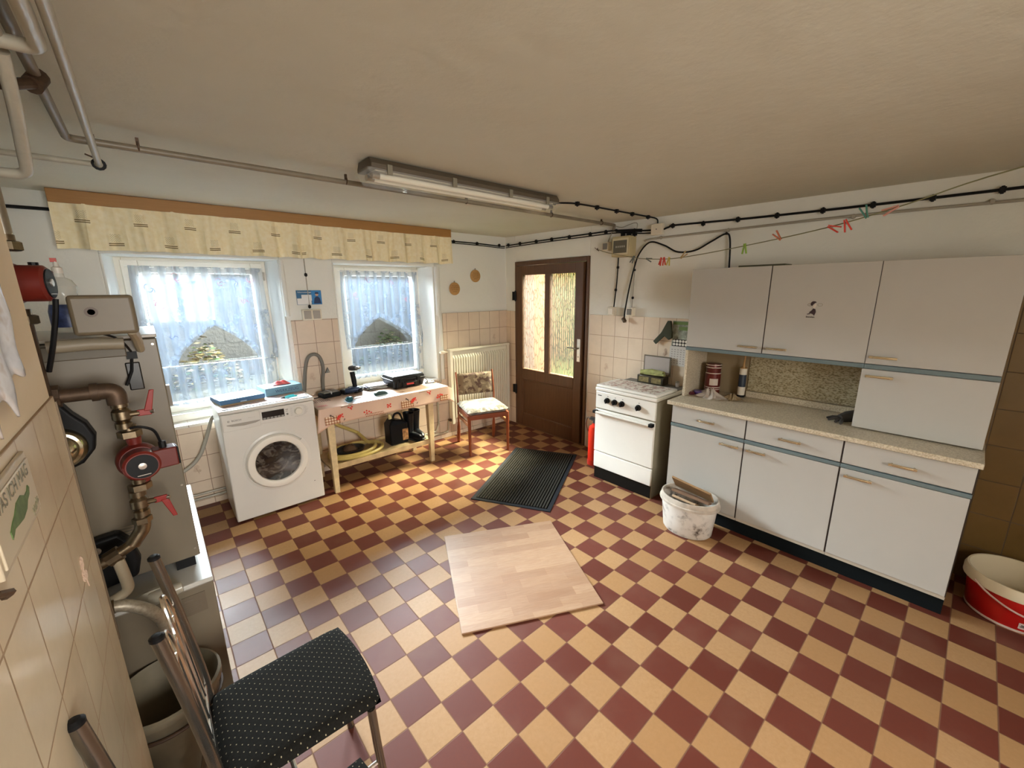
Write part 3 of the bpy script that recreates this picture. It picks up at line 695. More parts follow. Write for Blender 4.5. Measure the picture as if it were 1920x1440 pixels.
m = MB(); m.text('Schornsteinfeger', .016, (.38, 2.1855, 1.636), (1, 0, 0), (0, 0, 1), (0, -1, 0), .0008, fit=.115); obj('lettering', m, P('card_white', (.78, .8, .8), .5), t)
m = MB(); m.box((.43, 2.184, 1.534), (.510, 2.186, 1.65)); obj('picture', m, P('card_photo', (.02, .20, .50), .5), t)
m = MB(); m.lathe([(.013, 0), (.013, .001)], (.474, 2.1835, 1.615), 'y'); obj('picture_face', m, P('face_tone', (.45, .30, .22), .6), t)
m = MB(); m.prism([(-.03, 0), (.03, 0), (.022, .045), (.006, .06), (-.006, .06), (-.022, .045)], (.474, 2.1838, 1.540), (1, 0, 0), (0, 0, 1), (0, -1, 0), .001); m.prism([(-.016, 0), (.016, 0), (.012, .014), (-.012, .014)], (.474, 2.1830, 1.622), (1, 0, 0), (0, 0, 1), (0, -1, 0), .001)
obj('picture_suit', m, P('suit_dark', (.01, .03, .10), .6), t)
# two round wooden plaques
s = N('plaque_wood'); s.set(Base_Color=s.mix(s.noise(s.scale(s.obj(), (2, 2, 20)), 6, 4), (.42, .22, .07), (.55, .32, .12)), Roughness=.5); M_plq = s.m
for x, z, lab in ((1.90, 1.658, 'round light wood plaque with burnt lettering, lower of the pair'), (2.185, 1.797, 'round light wood plaque with burnt lettering, upper one nearer the corner')):
    t = thing('wooden_plaque', lab, 'plaque', (x, 2.19, z-.07), group='round wooden wall plaques')
    m = MB(); m.lathe([(.062, 0), (.068, -.004), (.068, -.010), (.064, -.012), (.001, -.012)], (x, 2.19, z), 'y', 36, sx=1.0); obj('disc', m, M_plq, t)
    m = MB(); m.tube([(x+.006*math.cos(a), 2.184, z+.074+.008*math.sin(a)) for a in [k*PI/5 for k in range(10)]], .002, 6, closed=True); obj('hanger', m, M_iron, t)
    m = MB()
    for k, tx in enumerate(('Wer den Tag', 'mit Lachen beginnt', 'hat ihn schon', 'gewonnen')): m.text(tx, .014, (x, 2.1775, z+.030-.020*k), (1, 0, 0), (0, 0, 1), (0, -1, 0), .0006, fit=(.07, .10, .085, .05)[k])
    obj('lettering', m, P('burnt', (.16, .07, .02), .7), t)

# ------------------------------------------------------------------ heating pipes
def pipe(name, label, runs, r, cl=[], mat=None):
    t = thing(name, label, 'pipe', runs[0][0])
    for p in runs:
        m = MB(); m.tube(fillet(p, r*2.2), r, 12); obj('pipe_run', m, mat or M_pipe, t)
    for c in cl:
        m = MB(); c = Vector(c); m.box(c-Vector((.005, .006, .004)), c+Vector((.005, .006, .03))); m.tube([c+Vector((0, (r+.004)*math.cos(a), (r+.004)*math.sin(a))) for a in [k*PI/6 for k in range(12)]], .003, 6, closed=True)
        obj('bracket', m, M_iron, t)
    return t
def fillet(pts, r):
    pts = [Vector(p) for p in pts]; out = [pts[0]]
    for a, b, c in zip(pts, pts[1:], pts[2:]):
        d1 = (a-b).normalized(); d2 = (c-b).normalized(); k = min(r, (a-b).length*.45, (c-b).length*.45)
        for i in range(7):
            t = i/6; out.append((b+d1*k)*(1-t)**2 + b*2*t*(1-t) + (b+d2*k)*t*t)
    out.append(pts[-1]); return out
pipe('heating_pipe', 'long painted pipe crossing under the ceiling in front of the lamp', [[(-.768, -3.3, 2.148), (-.768, .545, 2.165), (2.60, .64, 2.195), (2.62, .655, 2.195), (2.62, .66, 2.155)]], .0125, [(-.58, .55, 2.175), (.2, .57, 2.18), (.95, .59, 2.183), (1.75, .615, 2.19), (2.4, .635, 2.195)], mat=P('pipe_backlit', (.20, .165, .115), .45, var=.15, vs=20))  # backlit shade put into this pipe's darker colour
pipe('heating_pipe', 'painted ceiling pipe that turns left at a clamp near the boiler', [[(-.702, -3.3, 2.12), (-.702, .685, 2.12), (-1.88, .705, 2.12)]], .0105)
t = thing('pipe_clamp', 'dark pipe clamp on the pipe corner above the boiler', 'clamp', (-.70, .68, 2.10))
m = MB(); m.tube([Vector((-.702+.017*math.cos(a), .675, 2.12+.017*math.sin(a))) for a in [k*PI/6 for k in range(12)]], .005, 6, closed=True); obj('ring', m, M_black, t)
m = MB(); m.cyl((-.702, .675, 2.135), (-.702, .675, zc(.675)), .004, 8); m.cyl((-.702, .675, 2.137), (-.735, .675, 2.15), .003, 6); obj('stud', m, M_iron, t)
pipe('heating_pipe', 'thick painted ceiling pipe with a wide bend in the top left corner', [[(-.731, -3.3, 2.115), (-.731, -.315, 2.115), (-.90, -.305, 2.115)]], .0135)
pipe('heating_pipe', 'painted ceiling pipe running left of the wide bend', [[(-.789, -3.3, 2.125), (-.789, -.28, 2.125)]], .014)
pipe('heating_pipe', 'painted pipe dropping from the wide bend and turning left above the boiler', [[(-.790, -.26, 2.115), (-.800, -.16, 2.05), (-.826, .03, 1.935), (-1.3, .03, 1.935)]], .0125)
t = thing('pipe_valve', 'corroded brass valve on the ceiling pipe in the top left corner', 'valve', (-.80, -.05, 2.05))
m = MB(); m.cyl((-.82, -.10, 2.10), (-.76, -.02, 2.145), .012, 10); m.cyl((-.775, -.04, 2.13), (-.762, .0, 2.165), .020, 12); obj('body', m, M_iron, t)
m = MB(); m.cyl((-.875, -.20, 2.06), (-.85, -.16, 2.065), .022, 10); m.cyl((-.86, -.15, 2.03), (-.85, -.10, 2.03), .016, 10); obj('knob', m, M_iron, t)
pipe('skirting_pipe', 'upper cream pipe low along the window wall behind the washing machine and table', [[(-1.8, 2.158, .105), (1.56, 2.158, .105), (1.60, 2.158, .19), (1.60, 2.158, .62), (1.655, 2.158, .66), (1.655, 2.158, .985), (1.70, 2.14, .985)]], .0095)
pipe('skirting_pipe', 'lower cream pipe just above the floor along the window wall', [[(-1.8, 2.158, .068), (1.72, 2.158, .068), (1.735, 2.158, .20), (1.76, 2.13, .20)]], .0095)
m = MB(); m.box((-1.8, 2.165, 0), (2.6, 2.182, .045)); struct('baseboard_back', m, M_tile_b, smooth=False)

# ------------------------------------------------------------------ radiator
t = thing('radiator', 'cream panel radiator with vertical ribs behind the upholstered chair', 'radiator', (2.17, 2.12, .17))
M_rad = P('radiator_cream', (.78, .745, .62), .35, var=.04)
x0, x1, z0, z1 = 1.748, 2.60, .165, 1.012
def rib(u, v):
    x = x0+.03 + (x1-x0-.06)*u; ph = ((x-x0)/.0335) % 1
    d = .030 if .26 < ph < .74 else (.030*min(1, max(0, ((ph if ph < .5 else 1-ph)-.10)/.16)))
    return Vector((x, 2.118 - d*(1 if .04 < v < .96 else 0), z0+.01 + (z1-z0-.05)*v))
m = MB(); m.grid(rib, 384, 26); m.box((x0, 2.092, z0), (x0+.032, 2.155, z1-.012)); m.box((x1-.032, 2.092, z0), (x1, 2.155, z1-.012)); m.box((x0+.03, 2.124, z0), (x1-.03, 2.155, z1-.03))
obj('panel', m, M_rad, t, angle=.5)
m = MB(); m.box((x0-.002, 2.088, z1-.022), (x1+.002, 2.158, z1)); obj('top_grille', m, M_rad, t, bevel=.003)
m = MB(); m.cyl((x0-.005, 2.135, .985), (x0-.05, 2.135, .985), .010, 10); m.lathe([(.016, 0), (.020, -.01), (.020, -.045), (.014, -.055), (.001, -.055)], (x0-.04, 2.135, .985), 'x', 16); obj('valve', m, M_lightp, t)
m = MB(); m.cyl((x0, 2.13, .21), (x0-.03, 2.13, .21), .013, 10); m.cyl((x0-.022, 2.13, .21), (x0-.022, 2.10, .21), .011, 8); obj('return_valve', m, M_iron, t)
m = MB(); m.box((x0+.12, 2.15, .3), (x0+.15, 2.181, .9)); m.box((x1-.15, 2.15, .3), (x1-.12, 2.181, .9)); obj('wall_bracket', m, M_rad, t)

# ------------------------------------------------------------------ washing machine
t = thing('washing_machine', 'white front-loading washing machine under the left window', 'washing machine', (-.095, 1.92, 0))
WX0, WX1, WY0, WY1, WH = -.397, .206, 1.650, 2.135, .850
M_wm = P('appliance_white', (.70, .68, .64), .28, var=.02)
m = MB(); m.box((WX0, WY0, .018), (WX1, WY1, WH-.028)); obj('body', m, M_wm, t, bevel=.008)
for x in (WX0+.06, WX1-.06):
    for y in (WY0+.06, WY1-.06): m = MB(); m.cyl((x, y, 0), (x, y, .02), .02, 12); obj('foot', m, M_dark, t)
m = MB(); m.box((WX0-.004, WY0-.004, WH-.026), (WX1+.004, WY1, WH)); obj('top_plate', m, M_wm, t, bevel=.008, seg=3)
m = MB(); m.box((WX0+.004, WY0-.006, .714), (WX1-.004, WY0+.01, .822)); pan = obj('control_panel', m, M_wm, t, bevel=.003)
m = MB(); m.box((WX0+.215, WY0-.009, .722), (WX0+.42, WY0-.005, .792), Matrix.Translation((0, 0, 0))); 
m = MB(); m.box((-.150, WY0-.009, .742), (-.006, WY0-.005, .800)); dsp = obj('display', m, P('display_black', (.006, .006, .008), .12), pan, bevel=.001)
m = MB()
for k in range(6): m.box((-.146+.0235*k, WY0-.0105, .744), (-.127+.0235*k, WY0-.008, .756))
obj('button', m, P('button_grey', (.30, .29, .27), .4), pan, bevel=.001)
m = MB(); m.cyl((.013, WY0-.006, .755), (.013, WY0-.010, .755), .007, 12); m.box((.004, WY0-.0072, .788), (.022, WY0-.006, .792)); m.box((.004, WY0-.0072, .776), (.018, WY0-.006, .779)); obj('start_button', m, M_greyp, pan)
m = MB(); m.lathe([(.030, 0), (.030, -.004), (.026, -.006), (.025, -.022), (.022, -.025), (.001, -.025)], (.088, WY0-.006, .765), 'y', 30); obj('knob', m, P('knob_white', (.74, .70, .62), .3), pan)
m = MB()
for k in range(14):
    a = -1.9 + k*.29
    for sg in (0,): 
        cx = .088 + .062*math.cos(a)*(1 if k % 2 else .95); cz = .765 + .040*math.sin(a)*1.05
        m.box((cx-.010, WY0-.0068, cz-.0009), (cx+.010, WY0-.006, cz+.0009))
for k in range(7): m.box((.034, WY0-.0068, .735+.0095*k), (.050, WY0-.006, .7365+.0095*k)); m.box((.126, WY0-.0068, .735+.0095*k), (.144, WY0-.006, .7365+.0095*k))
obj('programme_print', m, P('print_grey', (.42, .40, .37), .5), pan)
m = MB(); m.box((WX0+.008, WY0-.010, .705), (-.162, WY0-.004, .818)); dr = obj('detergent_drawer', m, M_wm, t, bevel=.004)
m = MB(); m.prism([(-.10, .004), (-.07, -.006), (0, -.012), (.07, -.006), (.10, .004), (.10, .010), (-.10, .010)], (-.265, WY0-.0112, .742), (1, 0, 0), (0, 0, 1), (0, 1, 0), .008); obj('grip', m, P('grip_shadow', (.36, .33, .29), .5), dr)
m = MB(); m.text('BOSCH', .017, (-.305, WY0-.0102, .775), (1, 0, 0), (0, 0, 1), (0, -1, 0), .0006, fit=.056)
m.tube([(-.352+.0055*math.cos(a), WY0-.0108, .775+.0055*math.sin(a)) for a in [k*PI/6 for k in range(12)]], .0009, 4, closed=True); m.box((-.355, WY0-.0112, .7745), (-.349, WY0-.0102, .7755))
obj('lettering', m, P('print_dark', (.08, .07, .06), .5), dr)
m = MB(); m.text('Maxx 6', .010, (-.215, WY0-.0102, .779), (1, 0, 0), (0, 0, 1), (0, -1, 0), .0004, fit=.04); obj('model_print', m, P('print_pale', (.55, .52, .47), .5), dr)
cx, cz = -.088, .415
m = MB(); m.lathe([(.225, .001), (.225, -.004), (.212, -.008), (.208, -.003), (.206, .002)], (cx, WY0, cz), 'y', 64, cap=False); obj('door_recess', m, M_wm, t)
m = MB(); m.lathe([(.204, -.002), (.204, -.018), (.196, -.030), (.170, -.034), (.154, -.030), (.149, -.020), (.146, .004)], (cx, WY0, cz), 'y', 64, cap=False); dd = obj('door', m, P('door_ring_white', (.83, .79, .72), .3), t)
s = N('bowl_glass'); s.set(Base_Color=(.05, .05, .048), Roughness=.06, Metallic=0.0); s.p.inputs['Coat Weight'].default_value = .5
m = MB(); m.lathe([(.150, -.016), (.144, -.021), (.11, -.014), (.06, -.007), (.001, -.004)], (cx, WY0, cz), 'y', 64, cap=False)
s2 = N('drum_view'); v = s2.sep(s2.obj()); w = s2.n('ShaderNodeTexNoise'); w.inputs['Scale'].default_value = 11; w.inputs['Distortion'].default_value = 3.0; s2.put(w.inputs['Vector'], s2.obj())
s2.set(Base_Color=s2.mix(s2.rng(w.outputs[0], .45, .72), (.010, .009, .009), (.13, .12, .105)), Roughness=.12); s2.p.inputs['Coat Weight'].default_value = 1.0
obj('door_glass', m, s2.m, dd)
m = MB()
for k in range(11):
    a = -.55 + k*.11; b = a+.11
    p = lambda r, a_: (cx + r*math.cos(a_), 0, cz + r*math.sin(a_))
    A, B, Cc, D = p(.158, a), p(.217, a), p(.217, b), p(.158, b)
    m.hexa([(A[0], WY0-.034, A[2]), (B[0], WY0-.022, B[2]), (Cc[0], WY0-.022, Cc[2]), (D[0], WY0-.034, D[2]), (A[0], WY0-.006, A[2]), (B[0], WY0-.004, B[2]), (Cc[0], WY0-.004, Cc[2]), (D[0], WY0-.006, D[2])])
bmesh.ops.remove_doubles(m.b, verts=m.b.verts[:], dist=1e-4); obj('door_grip', m, M_wm, dd)
m = MB(); m.box((.139, WY0-.002, .17), (.147, WY0+.001, .175)); obj('filter_slot', m, M_greyp, t)
# hose left of the machine
m = MB(); m.tube([(-.372, 2.12, .72), (-.405, 2.13, .70), (-.45, 2.135, .58), (-.52, 2.14, .42), (-.62, 2.14, .33), (-.80, 2.13, .28)], .013, 10, smooth=6)
solo('drain_hose', m, P('hose_grey', (.42, .40, .34), .5), 'grey hose curving down the wall left of the washing machine', 'hose')

# things on the washing machine
s = N('striped_cloth'); ox, oy, oz = s.sep(s.obj())[0:3]; w = s.noise(s.scale(s.obj(), (6, 22, 1)), 1.6, 3, .6)
s.set(Base_Color=s.ramp(w, [(.3, (.20, .36, .55)), (.42, (.72, .76, .80)), (.55, (.75, .45, .38)), (.7, (.80, .80, .78))]), Roughness=.8)
m = MB(); m.grid(lambda u, v: Vector((-.375+.56*u, 1.672+.44*v, WH+.002+.0015*math.sin(u*30)*math.sin(v*20))), 30, 24); solo('striped_mat', m, s.m, 'pale striped mat spread on top of the washing machine', 'mat', solid=.003)
t = thing('blue_box', 'flat steel-blue box on the left of the washing machine top', 'box', (-.245, 1.90, WH+.004), math.radians(9))
m = MB(); m.box((-.145, -.115, .012), (.145, .115, .046)); obj('case', m, P('box_blue', (.055, .15, .29), .6), t, bevel=.004, world=False)
m = MB(); m.box((-.140, -.110, .0), (.140, .110, .012)); obj('base', m, P('box_base', (.30, .22, .12), .6), t, bevel=.002, world=False)
m = MB(); m.box((-.147, -.02, .0455), (.147, -.014, .0468)); m.box((-.02, -.117, .015), (.02, -.1155, .022)); obj('seam', m, P('seam_pale', (.45, .60, .72), .4), t, world=False)
t = thing('blue_box', 'pale blue cardboard box at the back right of the washing machine top', 'box', (.055, 1.985, WH+.004), math.radians(7))
m = MB(); m.box((-.135, -.095, 0), (.135, .095, .062)); obj('carton', m, P('carton_blue', (.15, .28, .36), .6), t, bevel=.003, world=False)
m = MB(); m.text('WERKZEUG', .034, (.02, -.0952, .030), (1, 0, 0), (0, 0, 1), (0, -1, 0), .001, fit=.17); obj('lettering', m, P('carton_ink', (.04, .05, .12), .5), t, world=False)
m = MB(); m.grid(lambda u, v: Vector((.0+.13*u, 1.95+.075*v, WH+.070+.022*math.sin(u*PI)*math.sin(v*PI)*(1+.5*math.sin(u*13+v*9)))), 20, 12); solo('pink_cloth', m, P('pink_rag', (.80, .16, .16), .8), 'small pink cloth lying on the pale blue box', 'cloth', solid=.002)
t = thing('pliers', 'small turquoise-handled pliers on the striped mat', 'pliers', (.045, 1.73, WH+.006), .3)
for sg in (-1, 1): m = MB(); m.tube([(-.02, sg*.004, .006), (.0, sg*.012, .008), (.03, sg*.022, .008), (.065, sg*.018, .006)], .006, 8, smooth=4); obj('grip', m, P('turquoise', (.05, .50, .55), .4), t, world=False)
m = MB(); m.tube([(-.02, 0, .006), (-.05, 0, .006)], [.008, .003], 8); obj('jaw', m, M_dark, t, world=False)

# ------------------------------------------------------------------ table with oilcloth
t = thing('work_table', 'cream painted wooden table with a low shelf under the right window', 'table', (.82, 1.93, 0))
M_tw = P('cream_worn_paint', (.66, .52, .30), .5, var=.22, vs=14)
LEG = [(.31, 1.675), (1.235, 1.70), (.31, 2.07), (1.235, 2.07)]
for x, y in LEG:
    m = MB(); a, b = .030, .019
    m.hexa([(x-b, y-b, 0), (x+b, y-b, 0), (x+b, y+b, 0), (x-b, y+b, 0), (x-a, y-a, .70), (x+a, y-a, .70), (x+a, y+a, .70), (x-a, y+a, .70)]); obj('leg', m, M_tw, t, bevel=.003)
m = MB()
m.box((.27, 1.665, .62), (1.275, 1.69, .715)); m.box((.27, 2.06, .62), (1.275, 2.085, .715)); m.box((.28, 1.68, .62), (.30, 2.07, .715)); m.box((1.245, 1.68, .62), (1.265, 2.07, .715)); obj('apron', m, M_tw, t, bevel=.002)
m = MB(); m.box((.235, 1.645, .715), (1.405, 2.145, .738)); obj('tabletop', m, M_tw, t, bevel=.003)
m = MB(); m.box((.285, 1.70, .20), (1.26, 2.09, .222)); m.box((.29, 1.69, .19), (1.25, 1.705, .235)); obj('shelf', m, P('shelf_board', (.50, .37, .20), .6, var=.25, vs=12), t, bevel=.002)
# oilcloth
M_oc = P('oilcloth_peach', (.68, .475, .36), .35, var=.04)
M_ocr = P('oilcloth_red', (.70, .05, .03), .4); M_ocb = P('oilcloth_brown', (.28, .10, .035), .4); M_ocw = P('oilcloth_cream', (.85, .70, .52), .4); M_ocd = P('oilcloth_dark', (.08, .05, .04), .4)
TX0, TX1, TY0, TY1, TZ = .228, 1.412, 1.638, 2.150, .741
def cl(u, v):
    # unrolled sheet: u along x with right and left overhang, v from front hem to back edge
    L = .015; Rr = .12
    X = -.0 + u*(TX1-TX0+.14); drop = .135
    V_ = v*(TY1-TY0+drop)
    if V_ < drop: y = TY0-.006*math.sin(u*22)*(1-V_/drop)-.012*(1-V_/drop); z = TZ-(drop-V_)
    else: y = TY0+(V_-drop); z = TZ
    x = TX0 + X
    if x > TX1:                                        # falls over the right edge
        d = x-TX1; zz = min(z, TZ)-d*.85 if V_ >= drop else z - d*.25; x = TX1+d*.42; z = zz
    if V_ < drop and u < .06: x -= (.06-u)*.5*(1-V_/drop); z -= (.06-u)*.9*(1-V_/drop); 
    return Vector((x, y, z))
tc = thing('oilcloth', 'peach oilcloth printed with checks and red flowers draped over the table', 'tablecloth', (.82, 1.9, TZ))
m = MB(); m.grid(cl, 96, 44); obj('sheet', m, M_oc, tc, solid=.002)
yf = lambda x, z: TY0-.0065-.012*(TZ-z)/.135-.006*math.sin(((x-TX0)/(TX1-TX0+.14))*22)*(TZ-z)/.135
m = MB()
def gingham(x, z, nx, nz, q=.0105):
    for i in range(nx):
        for j in range(nz):
            a = (x+i*q, z+j*q); k = (i+j) % 2; m.mi = 2 if (i % 2 and j % 2) else (0 if (i % 2 == 0 and j % 2 == 0) else 1)
            m.hexa([(a[0], yf(a[0], a[1])-.0014, a[1]), (a[0]+q, yf(a[0]+q, a[1])-.0014, a[1]), (a[0]+q, yf(a[0], a[1])+.001, a[1]), (a[0], yf(a[0], a[1])+.001, a[1]),
                    (a[0], yf(a[0], a[1]+q)-.0014, a[1]+q), (a[0]+q, yf(a[0]+q, a[1]+q)-.0014, a[1]+q), (a[0]+q, yf(a[0], a[1]+q)+.001, a[1]+q), (a[0], yf(a[0], a[1]+q)+.001, a[1]+q)])
def blob(x, z, r, mi, n=9):
    m.mi = mi
    m.prism([(r*(1+.3*random.uniform(-1, 1))*math.cos(k*2*PI/n), r*(1+.3*random.uniform(-1, 1))*math.sin(k*2*PI/n)) for k in range(n)], (x, yf(x, z)-.0022, z), (1, 0, 0), (0, 0, 1), (0, 1, 0), .0022)
def spray(x, z):
    for dx, dz, r in ((0, 0, .016), (.014, .012, .012), (-.010, -.012, .012), (.028, .02, .007), (.03, 0, .006)): blob(x+dx, z+dz, r, 3)
    for dx, dz, r in ((-.05, .018, .006), (-.062, .026, .007), (-.04, .010, .005), (.036, -.03, .004), (.042, -.024, .004)): blob(x+dx, z+dz, r, 4)
gingham(.262, .610, 11, 6); spray(.372, .655)
gingham(.915, .618, 11, 6); spray(1.028, .670)
for k in range(12): m.mi = 0; m.box((.59+.0135*k, yf(.59+.0135*k, .625)-.0018, .612), (.597+.0135*k, yf(.6+.0135*k, .625)-.0002, .619)); m.box((.585+.0135*k, yf(.59+.0135*k, .64)-.0018, .628), (.592+.0135*k, yf(.59+.0135*k, .64)-.0002, .635))
for dx, dz in ((0, 0), (.02, .012), (-.02, .012), (.035, .0), (.0, .024)): blob(.60+dx, .643+dz*.8, .007, 3)
for dx, dz in ((0, 0), (.012, .010), (-.012, .010), (.012, -.010), (-.012, -.010)): blob(.80+dx, .668+dz, .0075, 3)
for dx, dz in ((0, 0), (.015, .008), (-.015, .008), (.008, -.010)): blob(.47+dx, .712+dz, .007, 3); blob(1.20+dx, .712+dz, .007, 3)
for k in range(8): blob(.40+.011*k, .731, .003, 4); blob(1.10+.011*k, .731, .003, 4)
gingham(1.315, .612, 8, 5); 
for dx, dz in ((0, 0), (-.012, .018), (.012, .02), (-.02, -.004), (.03, .016)): blob(1.305+dx, .655+dz, .009, 3)
obj('printed_pattern', m, [M_ocb, P('oilcloth_tan', (.52, .27, .13), .4), M_ocw, M_ocr, M_ocd], tc, smooth=False)
m = MB()                                                # printed stripes and sprays on the top
def flat(x, y, w, d, mi): m.mi = mi; m.box((x, y, TZ+.0012), (x+w, y+d, TZ+.002))
for k in range(9): flat(.26+.016*k, 1.86, .006, .10, 4)
for k in range(7): flat(.50+.016*k, 1.80+.006*k, .005, .09, 0)
for k in range(8): flat(.86+.018*k, 1.70, .005, .05, 0)
for k in range(14): flat(.25+.011*(k % 7), 1.72+.02*(k//7)+.006*math.sin(k*2), .008, .008, 3)
obj('top_print', m, [M_ocb, M_ocb, M_ocw, P('oilcloth_pink', (.78, .16, .25), .4), M_ocd], tc, smooth=False)

# things on the table
TZ2 = TZ+.002
t = thing('battery_charger', 'black tool battery charger at the left back corner of the table', 'charger', (.455, 2.02, TZ2), .15)
m = MB(); m.box((-.10, -.055, 0), (.06, .055, .038)); obj('base', m, M_black, t, bevel=.008, world=False)
m = MB(); m.box((-.085, -.045, .038), (.045, .04, .05)); obj('battery_bay', m, M_greyp, t, bevel=.003, world=False)
m = MB(); m.box((-.03, -.056, .03), (-.022, .052, .053)); obj('guide_rail', m, P('silver_rail', (.6, .6, .6), .3, .5), t, world=False)
m = MB(); m.tube([(-.10, .0, .012), (-.14, .0, .006), (-.18, .03, .005), (-.2, .07, .005)], .004, 8, smooth=4); obj('power_cord', m, M_black, t, world=False)
t = thing('tool_battery', 'black slide-on tool battery between the charger and the drill', 'battery', (.585, 2.02, TZ2), .2)
m = MB(); m.box((-.045, -.04, 0), (.045, .04, .035)); obj('pack', m, M_black, t, bevel=.006, world=False); m = MB(); m.box((-.03, -.03, .035), (.03, .03, .043)); obj('contact_rail', m, M_greyp, t, bevel=.002, world=False)
t = thing('cordless_drill', 'black cordless drill standing upright on its battery by the window', 'drill', (.665, 2.02, TZ2), -PI/2+.35)
m = MB(); m.box((-.055, -.04, 0), (.055, .04, .05)); obj('battery', m, M_black, t, bevel=.008, world=False)
m = MB(); m.tube([(0, 0, .05), (-.008, 0, .12), (-.02, 0, .185)], [.021, .019, .022], 12, smooth=3); obj('handle', m, M_black, t, world=False)
m = MB(); m.tube([(-.045, 0, .215), (-.01, 0, .22), (.04, 0, .225)], [.020, .025, .022], 14); obj('motor_housing', m, P('tool_dark', (.025, .03, .035), .35), t, world=False)
m = MB(); m.cyl((.04, 0, .225), (.085, 0, .23), .018, 12, .011); obj('chuck', m, M_steel, t, world=False)
t = thing('multi_tool', 'small dark power tool lying at the back of the table beside the drill', 'power tool', (.62, 1.965, TZ2+.0), -.4)
m = MB(); m.tube([(-.06, 0, .03), (0, 0, .036), (.06, 0, .045)], [.020, .026, .018], 12); obj('body', m, P('tool_navy', (.02, .04, .09), .35), t, world=False)
m = MB(); m.lathe([(.022, 0), (.024, .02), (.012, .03)], (.065, 0, .022), 'z', 14); obj('head', m, M_black, t, world=False)
for k, (dx, dy, r_, c, lab) in enumerate(((0, 0, .1, (.06, .07, .06), 'dark magazine at the bottom of the pile on the table'), (.006, .004, -.15, (.50, .50, .42), 'pale magazine second from bottom of the pile on the table'), (-.008, .0, .25, (.14, .18, .22), 'blue-grey magazine in the middle of the pile on the table'), (.01, .0, -.05, (.55, .53, .62), 'lilac open magazine on top of the pile on the table'))):
    m = MB(); th_ = .008; n = k*.0095
    R = Matrix.Translation((.86+dx, 2.045+dy, TZ2+n)) @ Matrix.Rotation(r_, 4, 'Z')
    m.box((-.095, -.07, 0), (.095, .07, th_), R); m.mi = 1; m.box((-.094, -.071, .0015), (.096, .069, th_-.0015), R)
    solo('magazine', m, [P('mag_cover', c, .35, var=.5, vs=22), P('mag_pages', (.72, .70, .64), .8)], lab, 'magazine', 'pile of magazines on the table', bevel=.001)
# equipment case
t = thing('equipment_case', 'black hard-shell equipment case with latches on the table', 'case', (1.115, 1.955, TZ2), .02)
M_case = P('case_black', (.007, .007, .008), .4, Specular_IOR_Level=.3)
m = MB(); m.hexa([(-.150, -.105, .004), (.150, -.105, .004), (.150, .105, .004), (-.150, .105, .004), (-.168, -.122, .082), (.168, -.122, .082), (.168, .122, .082), (-.168, .122, .082)]); obj('lower_shell', m, M_case, t, bevel=.012, seg=3, world=False)
m = MB(); m.box((-.176, -.128, .080), (.176, .128, .090)); obj('rim', m, M_case, t, bevel=.004, world=False)
m = MB(); m.hexa([(-.168, -.122, .090), (.168, -.122, .090), (.168, .122, .090), (-.168, .122, .090), (-.158, -.112, .122), (.158, -.112, .122), (.158, .112, .122), (-.158, .112, .122)]); obj('lid', m, P('case_lid', (.012, .013, .015), .3, Specular_IOR_Level=.35), t, bevel=.010, seg=3, world=False)
m = MB()
for x in (-.12, -.06, .06, .12): m.box((x-.012, -.125, .012), (x+.012, -.112, .078))
obj('rib', m, M_case, t, bevel=.003, world=False)
for x in (-.09, .09): m = MB(); m.box((x-.018, -.136, .060), (x+.018, -.124, .100)); obj('latch', m, M_black, t, bevel=.003, world=False)
m = MB(); m.tube([(-.05, -.128, .060), (-.05, -.146, .058), (.05, -.146, .058), (.05, -.128, .060)], .007, 8, smooth=3); obj('handle', m, M_black, t, world=False)
m = MB(); m.box((-.035, -.1275, .030), (.04, -.1235, .046)); obj('badge', m, P('badge_red', (.55, .05, .05), .4), t, world=False)
m = MB(); m.tube([(1.285, 2.0, TZ2+.06), (1.33, 1.99, TZ2+.055), (1.37, 1.97, TZ2+.02), (1.36, 1.93, TZ2+.007), (1.30, 1.86, TZ2+.007), (1.38, 1.84, TZ2+.007), (1.405, 1.90, TZ2+.007)], .008, 8, smooth=6, flat=.5); solo('carry_strap', m, M_black, 'black carry strap trailing beside the equipment case', 'strap')
m = MB(); m.box((.47, 1.665, TZ2), (.60, 1.77, TZ2+.0015)); solo('paper_sheet', m, P('paper_blue', (.62, .70, .80), .6), 'pale blue paper sheet under the round knob at the table front', 'paper')
m = MB(); m.box((.66, 1.70, TZ2), (.93, 1.86, TZ2+.0015), Matrix.Translation((.795, 1.78, 0)) @ Matrix.Rotation(-.12, 4, 'Z') @ Matrix.Translation((-.795, -1.78, 0))); solo('paper_sheet', m, P('paper_blue2', (.60, .70, .82), .6), 'pale blue paper sheet in the middle of the table', 'paper')
t = thing('hand_tool', 'dark teal round knob tool lying at the left front of the table', 'tool', (.50, 1.72, TZ2+.0015), .2)
m = MB(); m.lathe([(.020, 0), (.030, .008), (.033, .022), (.026, .036), (.010, .042)], (0, 0, 0), 'z', 20, rotm=Matrix.Rotation(.0, 3, 'X')); obj('head', m, P('teal_dark', (.01, .10, .13), .3), t, world=False)
m = MB(); m.tube([(.03, 0, .012), (.09, .02, .006), (.12, .01, .005)], [.006, .004, .003], 8); obj('stem', m, P('stem_skin', (.55, .35, .25), .4), t, world=False)
t = thing('tape_dispenser', 'dark green hand tool lying in the middle of the table', 'tool', (.79, 1.76, TZ2+.0015), -.1)
m = MB(); m.prism([(-.055, 0), (.055, 0), (.062, .010), (.04, .028), (-.02, .036), (-.055, .020)], (0, .018, 0), (1, 0, 0), (0, 0, 1), (0, -1, 0), .036); obj('body', m, P('green_dark', (.015, .05, .045), .35), t, bevel=.004, world=False)
